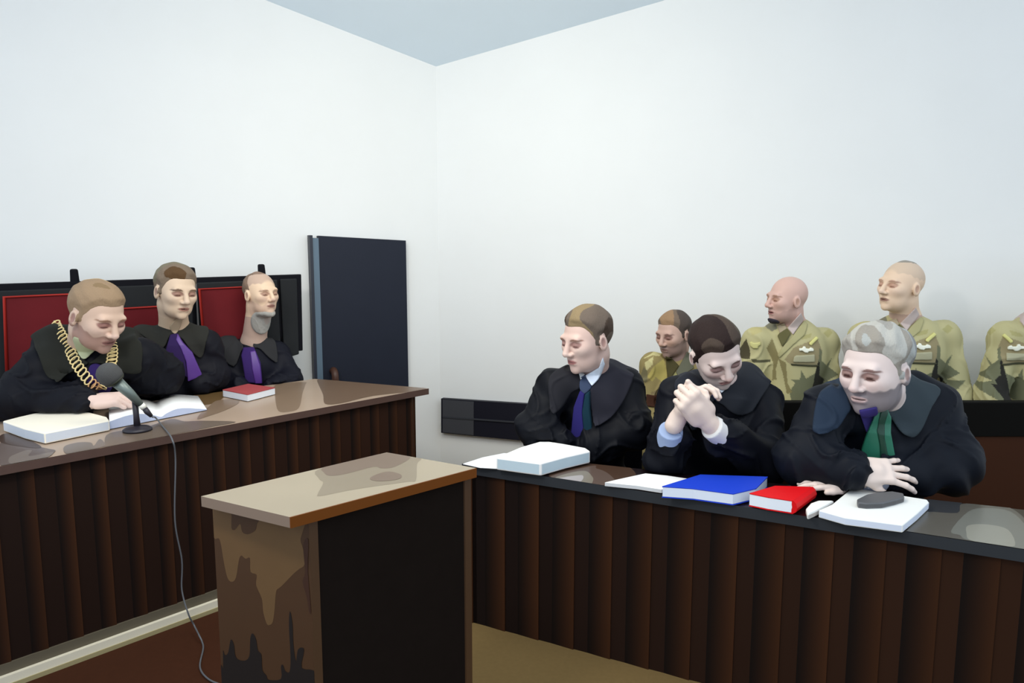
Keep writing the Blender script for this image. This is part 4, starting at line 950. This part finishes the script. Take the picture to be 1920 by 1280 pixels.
# ------------------------------------------------------------------ lectern
ZL = .85; tt = .026
A_, B_, C_, D_ = PZ(377, 930, ZL), PZ(543, 969, ZL), PZ(892, 877, ZL), PZ(725, 848, ZL)
lec = empty('lectern', ((A_ + C_) / 2 * [1, 1, 0]), 'wooden lectern with pale mottled top and black front, standing in front of both desks', 'lectern')
TL = topm('lectern_top', (158, 146, 124)); 
pl = [([(600, 878), (725, 848), (772, 856), (790, 860), (782, 870), (780, 900), (765, 903), (700, 912), (650, 920), (600, 930), (596, 925), (606, 905), (598, 897)], topm('lectern_stone', (132, 120, 100))),  # reflection tones painted on the lectern top
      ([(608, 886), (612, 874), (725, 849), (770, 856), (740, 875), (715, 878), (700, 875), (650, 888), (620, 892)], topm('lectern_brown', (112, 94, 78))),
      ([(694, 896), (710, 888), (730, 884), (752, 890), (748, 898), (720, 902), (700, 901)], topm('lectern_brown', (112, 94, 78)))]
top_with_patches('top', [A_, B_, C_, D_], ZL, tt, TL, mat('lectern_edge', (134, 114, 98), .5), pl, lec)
# warm edge band along the side facing us
m = MB(); nb_ = unit(np.cross(C_ - B_, [0, 0, 1])); nb_ = nb_ if nb_[1] < 0 else -nb_
m.prism([B_ - [0, 0, tt], C_ - [0, 0, tt], C_ - [0, 0, tt] + nb_ * .004, B_ - [0, 0, tt] + nb_ * .004], [B_, C_, C_ + nb_ * .004, B_ + nb_ * .004]); m.build('edge_band', mat('edge_ochre', (110, 60, 14), .5, spec=.2), lec)
zb = ZL - tt
f0, f1, f2 = PZ(398, 942, zb), PZ(579, 975, zb), PZ(883, 893, zb); f3 = f0 + f2 - f1
u1 = unit(f0 - f1); u2 = unit(f2 - f1)
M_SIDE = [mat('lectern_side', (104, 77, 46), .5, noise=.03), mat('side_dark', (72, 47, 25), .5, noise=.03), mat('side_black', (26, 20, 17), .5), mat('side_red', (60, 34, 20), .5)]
m = MB(); side = [(f0, f1)]
th = .022
m.slab([f0, f1, f1 + u2 * th, f0 + u2 * th], 0, zb, 1)
osd = m.build('side_panel', M_SIDE, lec)
# drip-shaped tone patches on the panel face
def sidepoly(pts): return [PW(x, y, f0, f1) for x, y in pts]
Z8 = lambda pts: [(360 + x / 2.782, 820 + y / 2.782) for x, y in pts]
bm = bmesh.new(); bm.from_mesh(osd.data); so = unit(np.cross(f1 - f0, [0, 0, 1])); so = so if so @ (f0 - f3) > 0 else -so
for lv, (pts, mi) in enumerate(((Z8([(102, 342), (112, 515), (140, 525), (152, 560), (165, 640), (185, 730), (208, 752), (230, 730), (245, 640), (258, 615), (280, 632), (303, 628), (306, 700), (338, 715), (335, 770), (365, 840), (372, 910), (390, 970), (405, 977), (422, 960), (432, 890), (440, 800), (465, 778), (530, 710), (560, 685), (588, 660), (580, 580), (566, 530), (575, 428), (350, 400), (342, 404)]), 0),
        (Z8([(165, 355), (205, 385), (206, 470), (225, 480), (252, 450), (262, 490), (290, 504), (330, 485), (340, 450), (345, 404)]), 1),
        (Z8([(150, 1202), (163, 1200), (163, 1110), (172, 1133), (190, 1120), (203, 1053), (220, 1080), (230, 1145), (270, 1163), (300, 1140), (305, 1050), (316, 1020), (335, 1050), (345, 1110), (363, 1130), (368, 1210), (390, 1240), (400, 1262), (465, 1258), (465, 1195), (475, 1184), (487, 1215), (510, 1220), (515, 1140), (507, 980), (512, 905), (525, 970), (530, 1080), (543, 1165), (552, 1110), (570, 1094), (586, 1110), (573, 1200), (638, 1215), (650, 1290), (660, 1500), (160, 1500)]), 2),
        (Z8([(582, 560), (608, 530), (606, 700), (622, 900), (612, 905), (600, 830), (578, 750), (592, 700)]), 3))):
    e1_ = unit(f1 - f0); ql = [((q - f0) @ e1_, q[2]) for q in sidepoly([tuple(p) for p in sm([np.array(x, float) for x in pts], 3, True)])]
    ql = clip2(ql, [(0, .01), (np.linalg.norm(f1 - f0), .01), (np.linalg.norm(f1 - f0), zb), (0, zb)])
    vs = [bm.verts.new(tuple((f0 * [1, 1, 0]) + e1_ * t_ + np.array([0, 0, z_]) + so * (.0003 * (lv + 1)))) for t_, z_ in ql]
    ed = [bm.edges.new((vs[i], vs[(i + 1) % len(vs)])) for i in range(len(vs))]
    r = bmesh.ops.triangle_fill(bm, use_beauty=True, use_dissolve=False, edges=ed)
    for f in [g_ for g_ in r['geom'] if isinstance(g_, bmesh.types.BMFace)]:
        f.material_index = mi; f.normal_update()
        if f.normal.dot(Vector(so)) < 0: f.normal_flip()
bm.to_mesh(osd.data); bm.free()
m = MB(); g2 = f2; g3 = f3
m.slab([g2 - u2 * th, g2, g3, g3 - u2 * th], 0, zb); m.build('side_panel', M_SIDE[1], lec)
nf = unit(np.cross(u2, [0, 0, 1])); nf = nf if nf[1] < 0 else -nf
m = MB(); p0 = f1 + u2 * th - nf * .004; p1 = f2 - u2 * th - nf * .004
m.slab([p0, p1, p1 - nf * .018, p0 - nf * .018], 0, zb); m.build('front_panel', mat('lectern_black', (27, 21, 18), .8, spec=.04, noise=.05), lec)
m = MB(); p0 = f0 + u2 * th + nf * .03; p1 = f3 - u2 * th + nf * .03; m.slab([p0, p1, p1 + nf * .018, p0 + nf * .018], .3, .34); m.build('shelf', M_SIDE[1], lec)

# ------------------------------------------------------------------ things along the right wall
N2 = -nR
m = MB(); cab = empty('wall_cabinet', P(900, 790, 4.62), 'low black cabinet with a grey end hanging on the wall beside the corner', 'cabinet')
def cq(px, py, o): return PW(px, py, C0 + N2 * o, RB + N2 * o)
def cpoly(pts, o0, o1, name, mt, bev=0):
    t = [cq(x, y, o1) for x, y in pts]; m = MB(); m.prism([q - N2 * (o1 - o0) for q in t], t); return m.build(name, mt, cab, bevel=bev)
cpoly([(827, 747), (1060, 762), (1060, 834), (827, 811)], .003, .04, 'body', mat('cabinet_black', (26, 26, 36), .5, spec=.2))
cpoly([(830, 749), (888, 753), (888, 816), (830, 810)], .041, .045, 'end_door', mat('cabinet_grey', (62, 63, 68), .5))
cpoly([(830, 780), (1055, 796), (1055, 799), (830, 783)], .046, .05, 'rail', mat('cabinet_rail', (52, 54, 60), .5))

M_BLK = mat('partition_black', (12, 11, 9), .7, spec=.08); M_BRN = mat('partition_brown', (62, 33, 17), .6, spec=.12, noise=.05, scale=4)
pt = empty('partition', W(1700, 3.05, 0), 'brown wooden partition with a wide black rail, between the lawyers and soldiers', 'partition')
xa, xb = P(1420, 754, 3.08), P(2120, 754, 3.08); zt_, zm = P(1650, 754, 3.08)[2], P(1870, 822, 3.05)[2]
m = MB(); m.slab([xa, xb, xb + [0, .05, 0], xa + [0, .05, 0]], zm, zt_); m.build('rail', M_BLK, pt, bevel=.004)
m = MB(); m.slab([xa + [0.01, .01, 0], xb + [0, .01, 0], xb + [0, .04, 0], xa + [0.01, .04, 0]], 0, zm); m.build('panel', M_BRN, pt)

bq = empty('wall_bench', W(1700, 3.62, 0), 'dark wooden bench under the soldiers in front of the wall', 'bench')
m = MB(); m.slab([W(1400, 3.72, 0), W(2080, 3.52, 0), W(2080, 3.28, 0), W(1400, 3.42, 0)], .40, .455); m.build('seat', M_BRN, bq, bevel=.005)
for x, D in ((1420, 3.57), (1730, 3.5), (2030, 3.42)):
    m = MB(); m.box(W(x, D, .2), (.02, 0, 0), (0, .1, 0), (0, 0, .2)); m.build('leg', M_BLK, bq)
def chair(x, D, zs, yaw, label, back=.78, wd=.21):
    c = W(x, D, 0); f = np.array([math.sin(math.radians(yaw)), -math.cos(math.radians(yaw)), 0]); r = np.cross(f, [0, 0, 1])
    o = empty('chair', c, label, 'chair')
    m = MB(); m.box(c + [0, 0, zs - .03], r * wd, f * .2, (0, 0, .03)); m.build('seat', M_FR, o, bevel=.012)
    m = MB(); m.box(c - f * .225 + [0, 0, (zs + back) / 2 + .04], r * wd, f * .016, (0, 0, (back - zs) / 2 - .04)); m.build('backrest', M_FR, o, bevel=.01)
    for a in (-1, 1):
        for b in (-1, 1):
            q = c + r * (wd - .025) * a + f * .17 * b
            m = MB(); m.tube([q + [0, 0, .0], q + [0, 0, zs - .06]], .014, 10); m.build('leg', M_FR, o)
        m = MB(); m.tube([c + r * (wd - .03) * a - f * .20 + [0, 0, zs - .03], c + r * (wd - .03) * a - f * .225 + [0, 0, zs + .1]], .012, 8); m.build('back_post', M_FR, o)
    return o
chair(1110, 3.06, .29, -14, 'black chair under the lawyer who looks left', .70)
chair(1350, 2.83, .29, -8, 'black chair under the lawyer with clasped hands', .70)
chair(1672, 2.70, .29, -8, 'black chair under the grey-haired lawyer, its back edge beside his sleeve', .72, .25)
chair(1275, 3.92, .28, -10, 'black chair under the soldier with the brown belt', .6)

# ------------------------------------------------------------------ things on the judges' bench
def stack(name, pts, z0, t, mtop, mside, label, cat, bev=.004, extra=None, group=None, smooth=0):
    z1 = z0 + t; q = [PZ(x, y, z1) for x, y in pts]; m = MB(); m.slab(q, z0 + .0005, z1, 1, 0)
    c = sum(q) / len(q); o = m.build(name, [mtop, mside], None, bevel=bev, base=(c[0], c[1], z0)); return props(o, label, cat, group)
M_CREAM = mat('cream_paper', (251, 243, 224), .8); M_PG = mat('page_edges', (206, 213, 223), .8, noise=.03, scale=40, stretch=(1, 1, 30)); M_WHITE = mat('white_paper', (248, 248, 246), .8)
M_BLUEP = mat('bluish_pages', (190, 202, 230), .8); M_LB = mat('pale_blue_pages', (214, 228, 236), .8, noise=.02, scale=40, stretch=(1, 1, 30))
stack('paper_stack', T_CREAM, HL + IT, .040, M_CREAM, M_PG, 'thick cream paper stack on the judges bench beside the open book', 'papers')
# open book: two curved page blocks meeting at a gutter
def open_book():
    g0 = PZ(206, 806, HL) + [0, 0, IT]; g1 = PZ(388, 770, HL) + [0, 0, IT]; w = g1 - g0; b0 = PZ(196, 778, HL + .02); dv = PZ(290, 760, HL) - PZ(300, 790, HL); dv = dv * [1, 1, 0] * .95
    prof = [(0, .030), (.08, .036), (.18, .041), (.30, .038), (.42, .024), (.5, .010), (.56, .020), (.66, .030), (.76, .027), (.88, .016), (1.0, .004)]
    pr = sm([np.array(p, float) for p in prof], 4); m = MB(); n = len(pr)
    fr = [g0 + w * p[0] + [0, 0, p[1]] for p in pr]; fb = [g0 + w * p[0] + [0, 0, .001] for p in pr]
    bk = [q + dv for q in fr]; bb_ = [q + dv for q in fb]
    m.add(fr + bk, [[i, i + 1, n + i + 1, n + i] for i in range(n - 1)], 0, True)
    m.add(fb + fr, [[i, i + 1, n + i + 1, n + i] for i in range(n - 1)], 1)
    m.add(bb_ + bk, [[n + i, n + i + 1, i + 1, i] for i in range(n - 1)], 1)
    m.add(fb + bb_, [[n + i, n + i + 1, i + 1, i] for i in range(n - 1)], 1)
    m.add([fb[0], fr[0], bk[0], bb_[0]], [[0, 1, 2, 3]], 1); m.add([fb[-1], fr[-1], bk[-1], bb_[-1]], [[3, 2, 1, 0]], 1)
    c = (g0 + g1) / 2
    o = m.build('open_book', [M_WHITE, M_BLUEP], base=(c[0], c[1], HL)); props(o, 'open book with curved white pages in front of the judge with gold chain', 'book')
open_book()
def book(name, top, z0, t, cover, pages, label, spine=None, covers='both', ct=.004):
    z1 = z0 + t; q = [PZ(x, y, z1) for x, y in top]; c = sum(q) / len(q)
    o = empty(name, (c[0], c[1], z0), label, 'book')
    def lid(zb, zt, nm):
        m = MB(); m.slab(q, zb, zt); m.build(nm, cover, o, bevel=.0012)
    lid(z1 - ct, z1, 'cover')
    if covers == 'both': lid(z0 + .0004, z0 + ct, 'cover')
    m = MB(); qi = [c + (x - c) * .985 for x in q]; m.slab(qi, z0 + .001 + (ct if covers == 'both' else 0), z1 - ct - .0002); m.build('pages', pages, o)
    if spine:
        i, j = spine; p, r = q[i], q[j]; nn = unit(np.cross(r - p, [0, 0, 1])); nn = nn if nn @ (p - c) > 0 else -nn
        prof = [(0, z0 + .0006), (.010, z0 + t * .2), (.014, z0 + t * .5), (.010, z0 + t * .8), (0, z1), (-.006, z1 - .003), (-.002, z0 + t * .5), (-.006, z0 + .004)]
        m = MB(); n = len(prof); m.add([np.array([*(s_ + nn * a_)[:2], z_]) for s_ in (p, r) for a_, z_ in prof], [[k, (k + 1) % n, n + (k + 1) % n, n + k] for k in range(n)] + [list(range(n)), list(range(n, 2 * n))[::-1]], 0, False)
        m.build('spine', cover, o)
    return o
book('book', [(417, 730), (465, 719), (516, 726), (464, 739)], HL + IT, .034, mat('dull_red_cover', (166, 62, 64), .6), mat('white_pages', (228, 233, 240), .8), 'small red-covered book on the judges bench before the bearded judge', covers='top')
# microphone
D0 = PZ(258, 808, HL); mic = empty('microphone', D0, 'grey desk microphone on a black stand beside the open book', 'microphone')
M_MB = mat('mic_black', (32, 28, 38), .45); M_MG = mat('mic_foam', (78, 78, 78), .95, bump=.5, scale=500); M_MM = mat('mic_metal', (112, 124, 120), .4, .4)
m = MB(); R0 = .052
pr = [(0, .0), (R0, .0), (R0, .006), (R0 * .8, .013), (.016, .02), (.0, .02)]
def lathe(m, c, pr, n=32, mi=0):
    vs = [(c[0] + r * math.cos(2 * math.pi * k / n), c[1] + r * math.sin(2 * math.pi * k / n), c[2] + z) for r, z in pr for k in range(n)]
    m.add(vs, [[i * n + k, i * n + (k + 1) % n, (i + 1) * n + (k + 1) % n, (i + 1) * n + k] for i in range(len(pr) - 1) for k in range(n)], mi, True); return m
lathe(m, D0 + [0, 0, IT], [(.0002, 0)] + pr[1:-1] + [(.0002, .02)]); m.build('base', M_MB, mic)
pD = D0[1]; ptop = P(253, 752, pD)
m = MB(); m.tube([D0 + [0, 0, .015], (D0 + ptop) / 2, ptop], [.013, .0105, .011], 16); m.tube([ptop, P(238, 738, pD)], .009, 12); m.build('post', M_MB, mic)
h0 = P(205, 702, pD - .06); h1 = P(222, 716, pD - .05); h2 = P(268, 762, pD - .0); h3 = P(279, 775, pD + .0)
ax = unit(h2 - h1)
m = MB(); m.tube([h0 - ax * .045, h0 - ax * .04, h0 - ax * .028, h0 - ax * .01, h0 + ax * .012, h0 + ax * .026, h0 + ax * .034], [.008, .022, .036, .043, .043, .038, .026], 24); m.build('windscreen', M_MG, mic)
m = MB(); m.tube([h0 + ax * .026, h0 + ax * .036], [.040, .032], 24); m.build('collar_ring', mat('mic_ring', (40, 44, 30), .5), mic)
m = MB(); m.tube([h0 + ax * .034, h1 + ax * .06, h2 - ax * .012], [.023, .018, .012], 20); m.build('handle', M_MM, mic)
m = MB(); m.tube([h2 - ax * .012, h2 + ax * .008], [.012, .012], 16); m.build('ring', mat('mic_white', (238, 236, 224), .4), mic)
m = MB(); m.tube([h2 + ax * .008, h3 - ax * .01, h3 + ax * .015], [.010, .011, .007], 16); m.build('plug', M_MB, mic)
# cable
bt_ = 0.0
cpts = [h3 + ax * .0195, PZ(292, 783, HL + .03), PZ(305, 799, HL + .006)]
fo = unit(np.cross([0, 0, 1], unit((PZ(804, 728, HL) - PZ(0, 874, HL)) * [1, 1, 0]))); fo = fo if fo[1] < 0 else -fo
fa, fb_ = PZ(0, 880, HL) + fo * .03, PZ(804, 733, HL) + fo * .03
cpts += [PW(322, 822, fa, fb_)] + [PW(x, y, fa, fb_) for x, y in ((329, 860), (328, 975), (341, 1050), (341, 1105))] + [PW(x, y, fa + fo * .035, fb_ + fo * .035) for x, y in ((353, 1150), (364, 1172))] + [PZ(373, 1190, .03), PZ(379, 1203, .014)]
cpts += [PZ(381, 1216, .012), PZ(375, 1250, .012), PZ(390, 1272, .012), PZ(420, 1285, .012), PZ(470, 1300, .012)]
cs_ = [np.array([q[0], q[1], max(q[2], .0105)]) for q in sm(cpts, 8)]; m = MB(); m.tube(cs_, .003, 8); o = m.build('cable', mat('cable_grey', (92, 94, 98), .5), base=PZ(380, 1210, 0)); props(o, 'thin grey microphone cable hanging down the front of the judges bench', 'cable')

# ------------------------------------------------------------------ things on the lawyers' desk
stack('paper_sheet', [(868, 869), (905, 857), (945, 849), (985, 853), (975, 880), (935, 878), (900, 876)], HR + IT, .003, mat('sheet_white', (230, 232, 236), .8), M_WHITE, 'flat white paper sheet under the thick white book at the desk end', 'paper', .0005)
def thick_book():
    z0 = HR + .0065; t = .048; z1 = z0 + t; tp = T_THICK
    q = [PZ(x, y, z1) for x, y in tp]; c = sum(q) / len(q)
    m = MB(); m.slab(q, z0, z1, 1, 0); o = m.build('book', [M_WHITE, mat('pale_teal_pages', (196, 216, 226), .8, noise=.02, scale=40, stretch=(1, 1, 30))], base=(c[0], c[1], z0), bevel=.006, seg=3)
    props(o, 'very thick white book with pale blue edges at the far end of the lawyers desk', 'book')
thick_book()
stack('paper_stack', T_PAPER, HR + IT, .014, M_WHITE, mat('grey_page_edge', (214, 216, 218), .8), 'loose white papers beside the blue book on the lawyers desk', 'papers', .001)
M_BL = mat('blue_cover', (30, 66, 200), .5, spec=.2); M_RD = mat('red_cover', (222, 16, 24), .5, spec=.2)
book('book', T_BLUE, HR + IT, .040, M_BL, mat('blue_book_pages', (228, 236, 250), .8), 'large blue-covered book lying between the papers and red book')
book('book', T_RED, HR + IT, .044, M_RD, mat('red_book_pages', (238, 244, 252), .8), 'small bright red book lying beside the blue book', spine=(2, 3))
stack('notepad', [(1511, 952), (1520, 942), (1534, 937), (1564, 937), (1553, 944), (1530, 956), (1514, 963)], HR + IT, .022, mat('notepad_white', (244, 244, 238), .8), mat('notepad_side', (196, 188, 180), .8), 'small off-white notepad between the red book and the paper stack', 'notepad', .006)
stack('paper_stack', T_STACK, HR + IT, .024, mat('paper_top', (244, 245, 240), .8), mat('paper_lilac', (222, 230, 245), .8, noise=.03, scale=40, stretch=(1, 1, 30)), 'thick white paper stack under the dark grey case', 'papers', .003)
stack('glasses_case', T_CASE, HR + IT + .0245, .018, mat('case_top', (90, 91, 93), .5), mat('case_side', (68, 69, 71), .5), 'dark grey oblong case lying on the white paper stack', 'case', .004)

# ------------------------------------------------------------------ light and camera
w = bpy.data.worlds.new('World'); SC.world = w; w.use_nodes = True
w.node_tree.nodes['Background'].inputs[0].default_value = (.77, .88, 1.0, 1); w.node_tree.nodes['Background'].inputs[1].default_value = 1.24
def area(name, loc, target, size, energy, color, sy=None):
    l = bpy.data.lights.new(name, 'AREA'); l.energy = energy; l.color = color; l.size = size
    if sy: l.shape = 'RECTANGLE'; l.size_y = sy
    o = bpy.data.objects.new(name, l); COL.objects.link(o); o.location = loc
    o.rotation_euler = (Vector(target) - Vector(loc)).to_track_quat('-Z', 'Y').to_euler(); return o
area('unseen_overhead_lamp', (-1.1, 1.0, 2.5), (.1, 3.6, .9), .30, 18, (1.0, .95, .88))
area('unseen_overhead_lamp', (-.1, 2.0, 2.78), (-.1, 2.6, 0), 2.4, 16, (1.0, .94, .86), 1.6)  # unseen broad panel added to brighten walls, desk tops and floor
area('wall_fill', (-.3, 2.5, 2.6), (-.1, 4.5, .2), .9, 16, (1.0, .94, .76))  # unseen fill light added to lift the dark lower walls by the corner
cam = bpy.data.cameras.new('camera'); co = bpy.data.objects.new('camera', cam); COL.objects.link(co)
co.location = (0, 0, HC); co.rotation_euler = (math.pi / 2 - TILT, 0, 0); cam.sensor_width = 36; cam.lens = F / 1920 * 36; cam.clip_start = .01
SC.camera = co
SC.view_settings.view_transform = 'Standard'; SC.view_settings.look = 'None'; SC.view_settings.gamma = 1; SC.view_settings.exposure = 0.0; SC.view_settings.use_curve_mapping = False
print('scene built in', round(time.time() - T0, 1))
